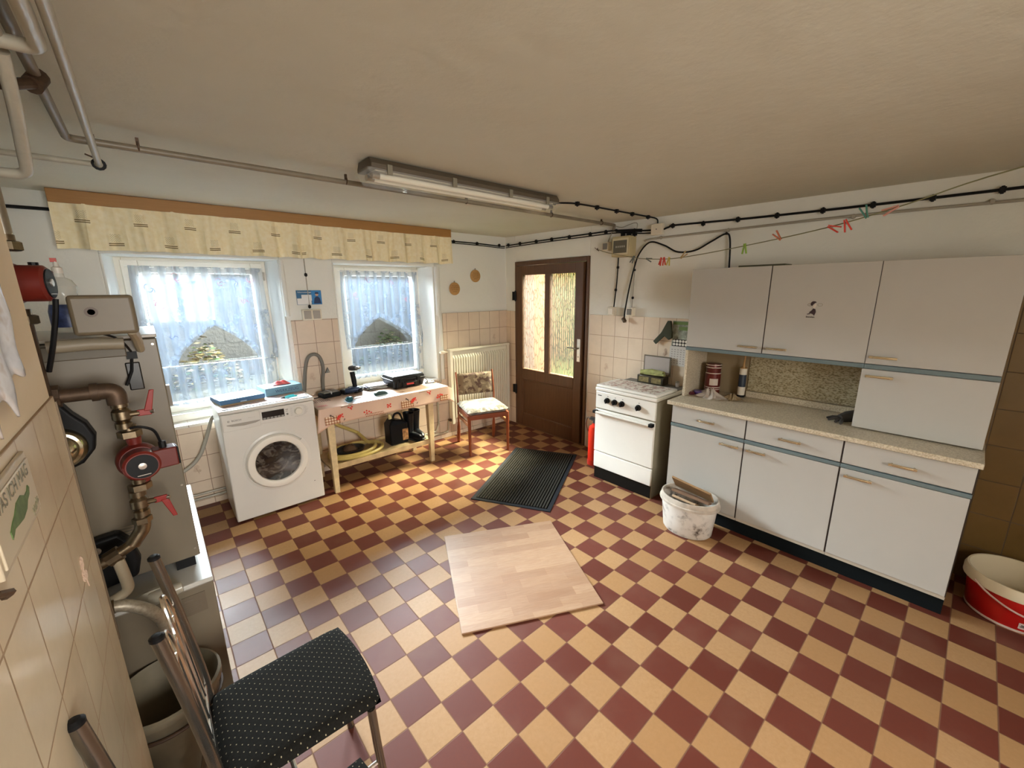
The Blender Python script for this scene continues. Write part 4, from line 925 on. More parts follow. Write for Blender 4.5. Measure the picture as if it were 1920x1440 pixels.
m = MB(); m.box((.05, -.008, 0), (.085, .008, .006)); obj('tip', m, M_steel, t, world=False)
m = MB(); m.tube([(.262, 2.135, .745), (.285, 2.165, .85), (.305, 2.165, .98), (.335, 2.165, 1.075), (.385, 2.165, 1.105), (.432, 2.165, 1.075), (.452, 2.165, .98), (.435, 2.16, .86), (.425, 2.14, .765)], .0145, 12, smooth=6); solo('drain_hose', m, P('hose_dark', (.17, .155, .13), .6), 'dark grey hose bent in an arch against the tiles between the windows', 'hose')
t = thing('wall_tap_handle', 'small grey water valve on the tiles beside the hose arch', 'valve', (.50, 2.16, .93)); m = MB(); m.prism([(-.02, 0), (.022, .002), (.004, .05)], (.485, 2.175, .925), (1, 0, 0), (0, 0, 1), (0, -1, 0), .02); obj('body', m, M_greyp, t, bevel=.003); m = MB(); m.cyl((.49, 2.182, .94), (.49, 2.14, .94), .006, 8); obj('spindle', m, M_steel, t)

# things under the table
M_yhose = P('garden_hose_yellow', (.52, .40, .12), .45, var=.1)
pts = []
for k in range(57):
    a = k*2*PI/28+.6; f = k/56
    rx = .262+(.195-.262)*f; ry = .165+(.125-.165)*f; c = .598+(.535-.598)*f
    pts.append((c+rx*math.cos(a), 1.865+ry*math.sin(a), .239+.034*f+.006*math.sin(a*1.0)))
pts += [(.66, 2.06, .34), (.52, 2.08, .43), (.42, 2.10, .52), (.37, 2.11, .60)]
m = MB(); m.tube(pts, .0155, 10, smooth=2); solo('garden_hose', m, M_yhose, 'coiled yellow garden hose on the table shelf', 'hose')
m = MB(); m.lathe([(.07, .0), (.115, .03), (.125, .055), (.120, .057), (.108, .032), (.065, .012), (.001, .012)], (.52, 1.875, .2225), 'z', 36, sx=1.0, sy=.8); solo('black_basin', m, P('basin_black', (.02, .018, .016), .4), 'shallow dark basin inside the hose coil on the shelf', 'basin')
for (x, y, c, lab) in ((.52, 1.88, (.10, .055, .025), 'brown rag lump lying in the dark basin'),):
    m = MB(); m.lathe([(.02, 0), (.055, .012), (.06, .035), (.04, .06), (.012, .07)], (x, y, .236), 'z', 14)
    for v in m.b.verts: v.co += Vector((random.uniform(-1, 1), random.uniform(-1, 1), random.uniform(-.5, .5)))*.009
    solo('rag', m, P('rag_brown', c, .9), lab, 'rag')
t = thing('canister', 'black plastic canister with yellow cap on the table shelf', 'canister', (.955, 1.88, .223))
m = MB(); m.box((.865, 1.79, .225), (1.045, 1.93, .42)); m.hexa([(.865, 1.79, .42), (1.045, 1.79, .42), (1.045, 1.93, .42), (.865, 1.93, .42), (.90, 1.81, .475), (.985, 1.81, .45), (.985, 1.91, .45), (.90, 1.91, .475)]); bmesh.ops.remove_doubles(m.b, verts=m.b.verts[:], dist=1e-4); obj('body', m, P('canister_black', (.004, .005, .007), .4, Specular_IOR_Level=.2), t, bevel=.014, seg=3)
m = MB(); m.tube([(.93, 1.86, .465), (.95, 1.86, .505), (1.0, 1.86, .50), (1.03, 1.86, .42)], .010, 10, smooth=4); obj('handle', m, M_black, t)
m = MB(); m.cyl((.905, 1.86, .47), (.897, 1.86, .515), .018, 12, .012); obj('cap', m, P('cap_yellow', (.70, .62, .30), .4), t)
m = MB(); m.box((.985, 1.7885, .255), (1.043, 1.7905, .365)); obj('label_sheet', m, P('label_orange', (.50, .26, .10), .5, var=.7, vs=40), t)
for (x, y, rz, lab) in ((1.105, 1.86, .2, 'black rubber boot beside the canister'), (1.19, 1.91, -.1, 'black rubber boot nearer the right table leg')):
    t = thing('rubber_boot', lab, 'boot', (x, y, .223), rz, 'pair of rubber boots on the table shelf')
    m = MB(); pr = [(.042, .0), (.043, .03), (.038, .08), (.042, .14), (.050, .22), (.055, .262), (.051, .262), (.046, .22), (.036, .12)]
    m.lathe(pr, (0, .02, 0), 'z', 20, cap=False, sy=1.15); m.tube([(0, .02, .035), (0, -.06, .034), (0, -.13, .03), (0, -.155, .026)], [.040, .040, .036, .018], 14); obj('shaft', m, P('rubber_black', (.004, .005, .007), .35, Specular_IOR_Level=.25), t, world=False)
    m = MB(); m.box((-.038, -.16, 0), (.038, .065, .012)); obj('sole', m, M_dark, t, bevel=.008, world=False)
t = thing('cup_hook', 'dark cup hanging under the right end of the oilcloth', 'cup', (1.42, 2.02, .60)); m = MB(); m.lathe([(.010, 0), (.028, .008), (.035, .035), (.033, .036), (.024, .012), (.001, .006)], (1.49, 2.12, .60), 'z', 20); obj('bowl', m, M_black, t); m = MB(); m.tube([(1.49, 2.12, .63), (1.50, 2.15, .645), (1.50, 2.178, .66)], .003, 6); obj('hook', m, M_steel, t)

# ------------------------------------------------------------------ upholstered wooden chair
t = thing('upholstered_chair', 'reddish wooden chair with floral upholstery in front of the radiator', 'chair', (1.842, 1.665, 0), math.radians(-18.4))
M_cw = P('chair_wood', (.22, .052, .018), .35, var=.2, vs=10)
def floral(name, bg, c1, c2, sc=11, lo=.5, hi=.56):
    s = N(name); a = s.noise(s.obj(), sc, 2, .5); b = s.noise(s.scale(s.obj(), (1, 1, 1), (5, 2, 1)), sc*1.5, 4, .6)
    col = s.mix(s.rng(a, lo, hi), bg, c1); col = s.mix(s.rng(b, .52, .58), col, c2)
    s.set(Base_Color=s.mix(s.rng(s.noise(s.obj(), 90, 2), .3, .7, 0, .25), col, tuple(x*.6 for x in bg)), Roughness=.95); s.p.inputs['Sheen Weight'].default_value = .3
    s.bump(s.noise(s.obj(), 300, 2), .2, .003); return s.m
M_seatf = floral('seat_floral', (.27, .26, .235), (.06, .05, .033), (.14, .12, .085), 16, .47, .52)
M_backf = floral('back_floral', (.17, .12, .075), (.06, .022, .014), (.30, .23, .15), 14)
hw, hd = .205, .20
for sx in (-1, 1):
    m = MB(); m.tube([(sx*hw, -hd, 0), (sx*hw, -hd+.008, .42)], [.013, .019], 10); obj('leg', m, M_cw, t, world=False)
    m = MB(); m.tube([(sx*hw, hd+.035, 0), (sx*hw, hd+.01, .25), (sx*hw, hd, .44), (sx*hw, hd+.012, .62), (sx*hw, hd+.05, .785)], [.014, .018, .019, .017, .009], 10, smooth=4); obj('leg', m, M_cw, t, world=False)
    m = MB(); m.box((sx*hw-.010, -hd, .30), (sx*hw+.010, hd, .335)); obj('stretcher', m, P('stretcher_wood', (.40, .16, .06), .4), t, bevel=.003, world=False)
m = MB(); m.box((-hw, -hd-.012, .375), (hw, -hd+.012, .425)); m.box((-hw, hd-.012, .375), (hw, hd+.012, .425)); m.box((-hw-.010, -hd, .375), (-hw+.012, hd, .425)); m.box((hw-.012, -hd, .375), (hw+.010, hd, .425)); obj('seat_frame', m, M_cw, t, bevel=.003, world=False)
m = MB()
def pill(m, hx, hy, z0, z1, sag=.0, n=14):
    def f(u, v):
        x = (u*2-1); y = (v*2-1); return x, y
    for top in (1, 0):
        def g(u, v, top=top):
            x, y = u*2-1, v*2-1; e = (1-abs(x)**6)*(1-abs(y)**6); 
            return Vector((x*hx, y*hy, (z0+z1)/2 + ((z1-z0)/2*e**.45 if top else -(z1-z0)/2*e**.45)))
        m.grid(g, n, n)
    bmesh.ops.remove_doubles(m.b, verts=m.b.verts[:], dist=1e-4)
pill(m, .225, .215, .415, .490); obj('seat_cushion', m, M_seatf, t, angle=1.5, world=False)
m = MB(); pill(m, .195, .115, -.022, .022); R = Matrix.Translation((0, hd+.018, .655)) @ Matrix.Rotation(PI/2-.16, 4, 'X'); bmesh.ops.transform(m.b, matrix=R, verts=m.b.verts[:]); obj('backrest', m, M_backf, t, angle=1.5, world=False)

# ------------------------------------------------------------------ doormat and laminate board
def quadframe(pts):
    a, b, c, d = [Vector(p) for p in pts]; return a, b, c, d
A, B, Cc, D = (Vector(p) for p in ((2.055, 1.405, 0), (2.385, .84, 0), (1.392, .232, 0), (1.075, .805, 0)))
c = (A+B+Cc+D)/4; ux = ((B-A)+(Cc-D)).normalized(); uy = ((A-D)+(B-Cc)).normalized(); ang = math.atan2(ux.y, ux.x)
t = thing('doormat', 'charcoal ribbed doormat on the floor in front of the door', 'doormat', (c.x, c.y, 0), ang)
w2, l2 = (B-A).length/2, (A-D).length/2
m = MB(); m.box((-w2, -l2, .0005), (w2, l2, .006)); obj('rubber_border', m, P('mat_rubber', (.012, .014, .019), .7, Specular_IOR_Level=.2), t, bevel=.002, world=False)
s = N('mat_pile'); s.set(Base_Color=s.mix(s.noise(s.obj(), 160, 3, .8), (.016, .016, .015), (.085, .078, .066)), Roughness=1.0); s.p.inputs['Specular IOR Level'].default_value = .05; s.bump(s.noise(s.obj(), 250, 3), .8, .004)
m = MB()
n = 26
for k in range(n):
    x = -w2+.035 + (2*w2-.07)*(k+.5)/n; m.box((x-.0062, -l2+.035, .006), (x+.0062, l2-.035, .0125))
m.mi = 1; m.box((-w2+.032, -l2+.032, .0055), (w2-.032, l2-.032, .0065))
obj('ribbed_pile', m, [s.m, P('mat_groove', (.004, .004, .004), 1.0, Specular_IOR_Level=.0)], t, smooth=False, world=False)
A, B, Cc, D = (Vector(p) for p in ((.625, .517, 0), (1.301, .166, 0), (.928, -.570, 0), (.253, -.231, 0)))
c = (A+B+Cc+D)/4
s = N('laminate'); v = s.scale(s.obj(), (1, 1, 1)); x, y, z = s.sep(v)[0:3]
b = s.n('ShaderNodeTexBrick', offset=.37, offset_frequency=2); s.put(b.inputs['Vector'], s.comb(x, y)); s.put(b.inputs['Color1'], (.385, .235, .138)); s.put(b.inputs['Color2'], (.255, .132, .072)); s.put(b.inputs['Mortar'], (.38, .2, .11))
b.inputs['Scale'].default_value = 1.0; b.inputs['Brick Width'].default_value = .27; b.inputs['Row Height'].default_value = .063; b.inputs['Mortar Size'].default_value = .0006; b.inputs['Bias'].default_value = -.1
g = s.noise(s.scale(s.obj(), (6, 60, 1)), 2.2, 5, .65); g2 = s.noise(s.scale(s.obj(), (3, 14, 1)), 1.3, 3, .6)
s.set(Base_Color=s.mix(s.rng(g, .35, .75, 0, .55), s.mix(s.rng(g2, .3, .7, 0, .35), b.outputs[0], (.40, .27, .18)), (.22, .11, .058)), Roughness=.45)
ang = math.atan2((B-A).y, (B-A).x)
m = MB(); cs = [D, Cc, B, A]; iv = Matrix.Rotation(-ang, 4, 'Z')
bt = [iv @ (p-c) for p in cs]; m.hexa([(p.x, p.y, .001) for p in bt] + [(p.x, p.y, .009) for p in bt])
t = thing('laminate_board', 'square of light wood-look laminate board lying on the tiled floor', 'board', (c.x, c.y, 0), ang)
obj('panel', m, s.m, t, bevel=.001, smooth=False, world=False)

# ------------------------------------------------------------------ stove
t = thing('stove', 'white enamel kitchen stove with black knobs between the door and the cupboards', 'stove', (2.36, .135, 0))
SX0, SX1, SY0, SY1 = 2.122, 2.625, -.150, .418
M_en = P('enamel_white', (.80, .78, .72), .18, var=.02)
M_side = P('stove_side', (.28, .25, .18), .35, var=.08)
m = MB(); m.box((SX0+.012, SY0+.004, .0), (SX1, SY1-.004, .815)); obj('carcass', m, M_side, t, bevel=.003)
m = MB(); m.box((SX0+.008, SY0+.012, .0), (SX0+.014, SY1-.008, .115)); obj('plinth', m, P('plinth_brown', (.007, .005, .003), .8, Specular_IOR_Level=.12), t)
m = MB(); m.box((SX0-.004, SY0+.006, .108), (SX0+.014, SY1-.004, .252)); obj('drawer', m, M_en, t, bevel=.006, seg=3)
m = MB(); m.box((SX0-.006, SY0+.006, .258), (SX0+.014, SY1-.004, .638)); dr = obj('oven_door', m, M_en, t, bevel=.007, seg=3)
m = MB(); m.cyl((SX0-.034, SY0+.02, .618), (SX0-.034, SY1-.02, .618), .011, 12); hb = obj('door_handle', m, M_en, dr)
m = MB(); m.box((SX0-.045, SY0+.006, .605), (SX0-.004, SY0+.040, .631)); m.box((SX0-.045, SY1-.036, .605), (SX0-.004, SY1-.004, .631)); obj('handle_end', m, M_black, dr, bevel=.004)
m = MB(); m.box((SX0-.002, SY0+.006, .648), (SX0+.014, SY1-.004, .795)); pn = obj('control_panel', m, M_en, t, bevel=.005)
for y in (.295, .222, .152, .003):
    m = MB(); m.lathe([(.024, 0), (.024, -.006), (.019, -.008), (.018, -.024), (.001, -.026)], (SX0-.002, y, .728), 'x', 20); m.box((SX0-.034, y-.005, .708), (SX0-.010, y+.005, .748)); obj('knob', m, M_black, pn)
m = MB(); 
for y in (.295, .222, .152, .003): m.box((SX0-.0032, y-.008, .763), (SX0-.002, y+.002, .767))
m.box((SX0-.0032, .355, .757), (SX0-.002, .392, .764)); obj('print_mark', m, M_ink, pn)
m = MB(); m.box((SX0-.008, SY0, .800), (SX0+.30, SY1, .828)); m.box((SX0+.30, SY0, .80), (SX1, SY1, .828)); obj('hob_frame', m, M_en, t, bevel=.006)
m = MB(); m.box((SX0-.004, SY0+.004, .830), (SX0+.318, SY1-.004, .852)); lid = obj('hob_lid', m, M_en, t, bevel=.007, seg=3)
s = N('lid_print'); a = s.noise(s.obj(), 26, 4, .7); b = s.noise(s.obj(), 70, 2, .6)
s.set(Base_Color=s.mix(s.rng(a, .48, .56), (.76, .72, .66), s.mix(s.rng(b, .45, .55), (.36, .10, .09), (.30, .26, .20))), Roughness=.3)
m = MB(); m.box((SX0+.03, SY0+.04, .8522), (SX0+.295, SY1-.04, .8532)); obj('floral_print', m, s.m, lid)
m = MB(); m.box((SX0+.345, SY0+.02, .828), (SX1-.01, SY1-.02, .835)); obj('rear_plate', m, P('rear_plate', (.10, .09, .08), .4), t)
# things on the stove
t = thing('tin_box', 'dark printed tin box standing open on the back of the stove', 'tin', (2.55, .14, .836))
M_tin = P('tin_dark', (.05, .04, .025), .35, .3, var=.5, vs=30)
m = MB(); m.box((2.502, .02, .836), (2.60, .262, .905)); obj('case', m, M_tin, t, bevel=.004)
m = MB(); m.box((2.5005, .035, .848), (2.5025, .125, .893)); m.box((2.5005, .15, .848), (2.5025, .245, .893)); obj('printed_panel', m, P('tin_olive', (.22, .17, .07), .4, var=.5, vs=60), t)
m = MB(); m.box((2.598, .012, .905), (2.606, .262, 1.070)); m.mi = 1; m.box((2.5965, .022, .915), (2.598, .252, 1.060)); obj('open_lid', m, [P('lid_rim', (.12, .10, .07), .4), P('lid_inside', (.48, .43, .40), .35, .4)], t, bevel=.004)
m = MB(); m.tube([(2.53, .245, .925), (2.55, .15, .935), (2.545, .04, .93)], [.020, .026, .024], 12); m.tube([(2.52, .21, .915), (2.53, .1, .920), (2.525, .02, .925)], [.006, .02, .018], 10, flat=.6); solo('green_cloth', m, P('cloth_olive', (.33, .34, .12), .7, var=.4, vs=25), 'rolled olive green cloth lying on the tin box', 'cloth')
t = thing('wall_calendar', 'white calendar sheets hanging on the wall beside the wall cupboard', 'calendar', (2.62, -.03, 1.0))
m = MB(); m.box((2.628, -.16, 1.0), (2.632, .045, 1.165)); obj('month_sheet', m, P('paper_white', (.60, .57, .53), .7), t)
m = MB()
for i in range(6):
    for j in range(7): m.box((2.6275, .03-.026*i-.012, 1.02+.019*j), (2.628, .03-.026*i, 1.026+.019*j))
obj('printed_numbers', m, P('print_grey2', (.30, .27, .25), .6), t)
m = MB(); m.box((2.630, -.16, 1.165), (2.634, .035, 1.375)); obj('picture_sheet', m, P('calendar_photo', (.32, .34, .27), .5, var=.7, vs=22), t)
m = MB(); m.box((2.629, -.16, 1.165), (2.6305, .025, 1.225)); obj('dark_band', m, M_ink, t)
m = MB()
for i in range(5):
    for j in range(2): m.lathe([(.011, 0), (.011, -.001)], (2.6288, .012-.026*i, 1.182+.027*j), 'x', 12)
obj('white_dots', m, P('paper_white', (.75, .73, .66), .6), t)
m = MB(); m.box((2.628, -.16, 1.345), (2.6295, .03, 1.37)); m.box((2.628, -.16, 1.30), (2.6295, -.02, 1.33)); obj('green_band', m, P('green_band', (.12, .20, .05), .5), t)
m = MB(); m.prism([(.04, .16), (.02, .02), (.05, .0), (.09, .03), (.165, -.045), (.19, -.02), (.12, .06), (.07, .16)], (2.60, 0, 1.215), (0, 1, 0), (0, 0, 1), (1, 0, 0), .018); solo('green_glove', m, P('glove_green', (.035, .04, .02), .8), 'dark green glove with brown tip hanging left of the calendar', 'glove', bevel=.004)
t = thing('small_jar', 'tiny pale jar at the right back of the stove', 'jar', (2.56, -.075, .836)); m = MB(); m.lathe([(.014, 0), (.016, .004), (.016, .03), (.012, .034)], (2.57, -.075, .836), 'z', 14); obj('body', m, P('jar_pale', (.55, .50, .48), .3), t); m = MB(); m.cyl((2.57, -.075, .870), (2.57, -.075, .882), .014, 14); obj('lid', m, M_steel, t)
# fire extinguisher
t = thing('fire_extinguisher', 'red fire extinguisher standing on the floor left of the stove', 'fire extinguisher', (2.345, .585, 0))
m = MB(); m.lathe([(.050, .005), (.055, .02), (.055, .335), (.048, .375), (.022, .395), (.020, .41)], (2.345, .585, 0), 'z', 24); cy = obj('cylinder', m, P('extinguisher_red', (.75, .035, .015), .25), t)
m = MB(); m.cyl((2.345, .585, 0), (2.345, .585, .05), .058, 24); obj('base_ring', m, P('base_red', (.6, .03, .015), .3), t)
m = MB(); m.cyl((2.345, .585, .41), (2.345, .585, .44), .016, 12); m.box((2.335, .56, .435), (2.355, .64, .447)); m.box((2.335, .56, .455), (2.355, .63, .464)); obj('valve_head', m, M_dark, t)
m = MB(); m.tube([(2.345, .61, .43), (2.345, .665, .45), (2.345, .685, .38), (2.345, .665, .32), (2.345, .64, .30)], .007, 8, smooth=5); obj('hose', m, P('hose_brown', (.12, .07, .04), .6), t)

# ------------------------------------------------------------------ kitchen cupboards
M_lam = P('cabinet_grey_white', (.44, .425, .39), .32, var=.015)
M_carc = P('cabinet_side', (.50, .45, .37), .5)
M_blue = P('strip_blue_grey', (.13, .175, .185), .4)
M_gap = P('gap_dark', (.03, .02, .015), .8)
s = N('speckled_laminate'); v = s.n('ShaderNodeTexVoronoi'); s.put(v.inputs['Vector'], s.obj()); v.inputs['Scale'].default_value = 170
s.set(Base_Color=s.mix(s.rng(s.noise(s.obj(), 130, 4, .8), .42, .6), (.62, .55, .42), (.38, .31, .21)), Roughness=.4); M_top = s.m
M_hand = P('handle_champagne', (.66, .57, .40), .24, .85)
def bar_handle(x, y0, y1, z, parent, nm='handle'):
    m = MB(); m.tube([(x, y0+.012, z), (x-.022, y0+.008, z), (x-.024, y0+.016, z), (x-.024, y1-.016, z), (x-.022, y1-.008, z), (x, y1-.012, z)], .0055, 8); m.box((x-.028, y0, z-.0065), (x-.018, y1, z+.0065)); obj(nm, m, M_hand, parent, bevel=.002)
XB = 2.100
Yc = [-.280, -.778, -1.272, -1.765]
DH = [(-.636, -.755), (-.803, -.912), (-1.297, -1.416)]; RH = [(-.476, -.592), (-.968, -1.083), (-1.463, -1.571)]
names = ('nearest the stove', 'in the middle of the run', 'at the right end')
for k in range(3):
    a, b = Yc[k+1], Yc[k]
    t = thing('base_cabinet', 'grey-white base cabinet with one drawer and one door, %s' % names[k], 'cabinet', ((XB+2.63)/2, (a+b)/2, 0), group='base cabinets under the worktop')
    m = MB(); m.box((XB+.018, a+.001, .10), (2.63, b-.001, .82)); obj('body', m, M_carc, t)
    m = MB(); m.box((XB+.045, a, 0), (2.62, b, .12)); obj('plinth', m, P('plinth_dark', (.004, .006, .007), .8, Specular_IOR_Level=.12), t)
    m = MB(); m.box((XB, a+.004, .690), (XB+.018, b-.004, .815)); d = obj('drawer', m, M_lam, t, bevel=.0015); bar_handle(XB, RH[k][1], RH[k][0], .748, d)
    m = MB(); m.box((XB, a+.004, .128), (XB+.018, b-.004, .660)); d = obj('door', m, M_lam, t, bevel=.0015); bar_handle(XB, DH[k][1], DH[k][0], .625, d)
    m = MB(); m.box((XB+.003, b-.0045, .125), (XB+.0185, b-.0005, .818)); m.box((XB+.003, a+.0005, .125), (XB+.0185, a+.0045, .818)); m.box((XB+.003, a+.004, .812), (XB+.0185, b-.004, .822)); obj('shadow_gap', m, M_gap, t, smooth=False)
    m = MB(); m.box((XB-.004, a+.001, .664), (XB+.018, b-.001, .684)); obj('trim_strip', m, M_blue, t, bevel=.002)
m = MB(); m.box((2.072, -1.775, .822), (2.632, -.252, .850)); solo('worktop', m, M_top, 'long speckled beige worktop on the base cabinets', 'worktop', bevel=.003)
# hutch: double cupboard with open niche, and the tall unit at the right
XU = 2.272
t = thing('wall_cupboard', 'grey-white double door upper cupboard over the open niche', 'cupboard', (2.45, -.76, .85))
m = MB(); m.box((XU+.018, Yc[2], 1.205), (2.63, -.262, 1.768)); obj('body', m, M_carc, t)
m = MB(); m.box((XU, -.282, .852), (2.63, -.262, 1.205)); obj('side_panel', m, M_top, t, bevel=.002)
m = MB(); m.box((2.600, Yc[2], .852), (2.63, -.282, 1.205)); m.mi = 1; m.box((2.592, Yc[2], .900), (2.6, -.60, 1.205))
s = N('splash_pattern'); mp = s.scale(s.obj(), (1, 1, 2.2)); f = s.noise(mp, 75, 2, .5); s.set(Base_Color=s.ramp(f, [(.36, (.17, .135, .065)), (.48, (.36, .30, .18)), (.60, (.44, .385, .265))]), Roughness=.6)
obj('back_panel', m, [P('back_plain', (.28, .21, .12), .6), s.m], t)
m = MB(); m.box((2.575, Yc[2], .852), (2.592, -.60, .895)); obj('rear_rail', m, M_top, t)
for a, b, h in ((Yc[1]+.02, -.262, (-.62, -.737)), (Yc[2], Yc[1]+.016, (-.787, -.900))):
    m = MB(); m.box((XU, a+.001, 1.225), (XU+.018, b-.001, 1.768)); d = obj('door', m, M_lam, t, bevel=.0015); bar_handle(XU, h[1], h[0], 1.262, d)
    if b < -.5:                                         # sticker on the right-hand door
        m = MB(); q = XU-.0006; c = -1.003
        m.prism([(0, .040), (.010, .046), (.002, .052), (-.010, .052), (-.018, .044), (-.019, .032), (-.012, .026), (-.006, .034)], (q, c, 1.505), (0, -1, 0), (0, 0, 1), (-1, 0, 0), .0008)
        m.prism([(-.004, .014), (.008, .010), (.012, -.006), (.006, -.028), (-.004, -.018), (-.022, -.012), (-.016, -.004), (-.008, .004)], (q, c, 1.502), (0, -1, 0), (0, 0, 1), (-1, 0, 0), .0008)
        m.prism([(-.030, -.018), (-.014, -.014), (-.016, -.020), (-.030, -.022)], (q, c, 1.502), (0, -1, 0), (0, 0, 1), (-1, 0, 0), .0008)
        m.text('Bienchen', .014, (q, c+.012, 1.466), (0, -1, 0), (0, 0, 1), (-1, 0, 0), .0006, fit=.042)
        m.mi = 1
        for sg, ww in ((-1, .024), (1, .022)):
            m.tube([(q-.0004, c-.004-sg*(.012+ww*.5+ww*.55*math.cos(a_)), 1.537+.008*math.sin(a_)) for a_ in [i*PI/8 for i in range(16)]], .0008, 4, closed=True)
        m.mi = 2; m.prism([(-.008, .026), (.004, .040), (.010, .032), (.006, .016), (-.004, .012)], (q-.0001, c, 1.505), (0, -1, 0), (0, 0, 1), (-1, 0, 0), .0008)
        obj('sticker', m, [P('sticker_dark', (.035, .018, .025), .5), P('sticker_line', (.22, .18, .12), .5), P('sticker_pale', (.62, .55, .48), .5)], d, smooth=False)
m = MB(); m.box((XU+.003, Yc[1]+.016, 1.225), (XU+.0185, Yc[1]+.021, 1.768)); obj('shadow_gap', m, M_gap, t, smooth=False)
m = MB(); m.box((XU-.003, Yc[2], 1.198), (XU+.020, -.262, 1.222)); obj('trim_strip', m, M_blue, t, bevel=.002)
t = thing('tall_cupboard', 'grey-white upper cupboard with two stacked doors at the right end', 'cupboard', (2.45, -1.52, .852))
m = MB(); m.box((XU+.018, Yc[3], .855), (2.63, Yc[2]-.001, 1.768)); obj('body', m, M_carc, t)
m = MB(); m.box((XU, Yc[3], 1.225), (XU+.018, Yc[2]-.002, 1.768)); d = obj('door', m, M_lam, t, bevel=.0015); bar_handle(XU, -1.403, -1.288, 1.265, d)
m = MB(); m.box((XU, Yc[3], .860), (XU+.018, Yc[2]+.006, 1.195)); d = obj('door', m, M_lam, t, bevel=.0015); bar_handle(XU, -1.402, -1.288, 1.160, d)
m = MB(); m.box((XU+.003, Yc[2]-.002, 1.225), (XU+.0185, Yc[2]+.001, 1.768)); obj('shadow_gap', m, M_gap, t, smooth=False)
m = MB(); m.box((XU-.003, Yc[3], 1.198), (XU+.020, Yc[2]-.001, 1.222)); obj('trim_strip', m, M_blue, t, bevel=.002)
m = MB(); m.box((2.36, -.80, 1.769), (2.50, -.53, 1.782)); solo('flat_folder', m, P('folder_dark', (.10, .10, .06), .7), 'thin dark folder lying on top of the upper cupboard', 'folder')
# things in the niche
t = thing('red_tin', 'tall red tin with white printed label in the cupboard niche', 'tin', (2.49, -.385, .8505))
cxy = (2.495, -.385)
m = MB(); m.lathe([(.052, .0), (.054, .01), (.054, .16), (.050, .165), (.050, .17)], (*cxy, .8505), 'z', 28); obj('body', m, P('tin_red', (.13, .018, .013), .35, .2, var=.3, vs=30), t)
m = MB(); m.lathe([(.050, 0), (.052, .03), (.046, .035), (.044, .065), (.001, .068)], (*cxy, 1.0205), 'z', 28); obj('lid', m, P('tin_lid', (.13, .025, .02), .3, .3), t)
m = MB()
for z in (.89, .905, 1.012, 1.055, 1.075): m.lathe([(.0548, 0), (.0552, .003), (.0548, .006)], (*cxy, z), 'z', 28, cap=False)
def lab(u, v):
    a = math.atan2(-1.26-cxy[1]+.55, -3.1) ; a = PI+.55+(u-.5)*1.1; return Vector((cxy[0]+.0556*math.cos(a), cxy[1]+.0556*math.sin(a), .925+.05*v))
m.grid(lab, 8, 1); obj('white_label', m, P('label_cream', (.60, .50, .42), .5), t)
t = thing('sealant_cartridge', 'sealant cartridge with dark label standing in the niche', 'cartridge', (2.545, -.575, .8505))
c2 = (2.545, -.575)
m = MB(); m.cyl((*c2, .852), (*c2, 1.065), .0245, 20); obj('tube', m, P('cartridge_white', (.66, .60, .50), .35), t)
m = MB(); m.cyl((*c2, .93), (*c2, 1.02), .0249, 20); obj('label_band', m, P('cartridge_navy', (.02, .03, .05), .35), t)
m = MB(); m.cyl((*c2, .8515), (*c2, .868), .0252, 20); obj('base_cap', m, M_black, t)
m = MB(); m.cyl((*c2, 1.065), (*c2, 1.072), .0235, 20); m.tube([(*c2, 1.07), (*c2, 1.10), (c2[0], c2[1]-.004, 1.19)], [.010, .007, .004], 12); obj('nozzle', m, P('nozzle_amber', (.40, .22, .07), .4), t)
t = thing('purple_tub', 'small purple tub in the left corner of the niche', 'tub', (2.42, -.32, .8505)); m = MB(); m.lathe([(.036, 0), (.040, .006), (.040, .02), (.001, .02)], (2.405, -.335, .8505), 'z', 20); obj('body', m, P('purple', (.07, .03, .22), .3), t); m = MB(); m.lathe([(.042, 0), (.042, .008), (.001, .012)], (2.405, -.335, .8705), 'z', 20); obj('lid', m, P('purple_lid', (.14, .10, .34), .25), t)
m = MB(); m.lathe([(.02, 0), (.026, .01), (.012, .022)], (2.36, -.295, .8505), 'z', 12); solo('dark_pot', m, P('pot_maroon', (.10, .02, .03), .4), 'little maroon pot beside the purple tub', 'pot')
def crumple(cx, cy, r, h, n=26):
    m = MB()
    def f(u, v):
        a = u*2*PI; q = v; rr = r*(.25+.75*q)*(1+.28*math.sin(a*5+q*4)+.12*math.sin(a*11)); return Vector((cx+rr*math.cos(a), cy+rr*math.sin(a)*1.35, .8515+h*(1-q)**1.3*(1+.3*math.sin(a*7))+.004*(1+math.sin(a*9))))
    m.grid(f, n*2, 8); return m
m = crumple(2.375, -.425, .075, .05)
s = N('clear_film'); s.set(Base_Color=(.72, .64, .56), Roughness=.2); a = s.n('ShaderNodeBsdfTransparent'); mx = s.n('ShaderNodeMixShader'); mx.inputs[0].default_value = .55
s.t.links.new(a.outputs[0], mx.inputs[1]); s.t.links.new(s.p.outputs[0], mx.inputs[2]); s.t.links.new(mx.outputs[0], s.out.inputs[0])
solo('plastic_bag', m, s.m, 'crumpled clear plastic bag in front of the red tin', 'plastic bag')
m = crumple(2.43, -.56, .05, .03); solo('plastic_wrap', m, P('wrap_brown', (.30, .22, .12), .3), 'small crumpled brown wrapper in front of the cartridge', 'wrapper')
t = thing('work_gloves', 'dark work glove sticking out behind the tall cupboard edge on the worktop', 'glove', (2.40, -1.2, .8505))
m = MB(); m.tube([(2.45, -1.262, .885), (2.40, -1.225, .878), (2.36, -1.195, .870)], [.034, .034, .022], 12); 
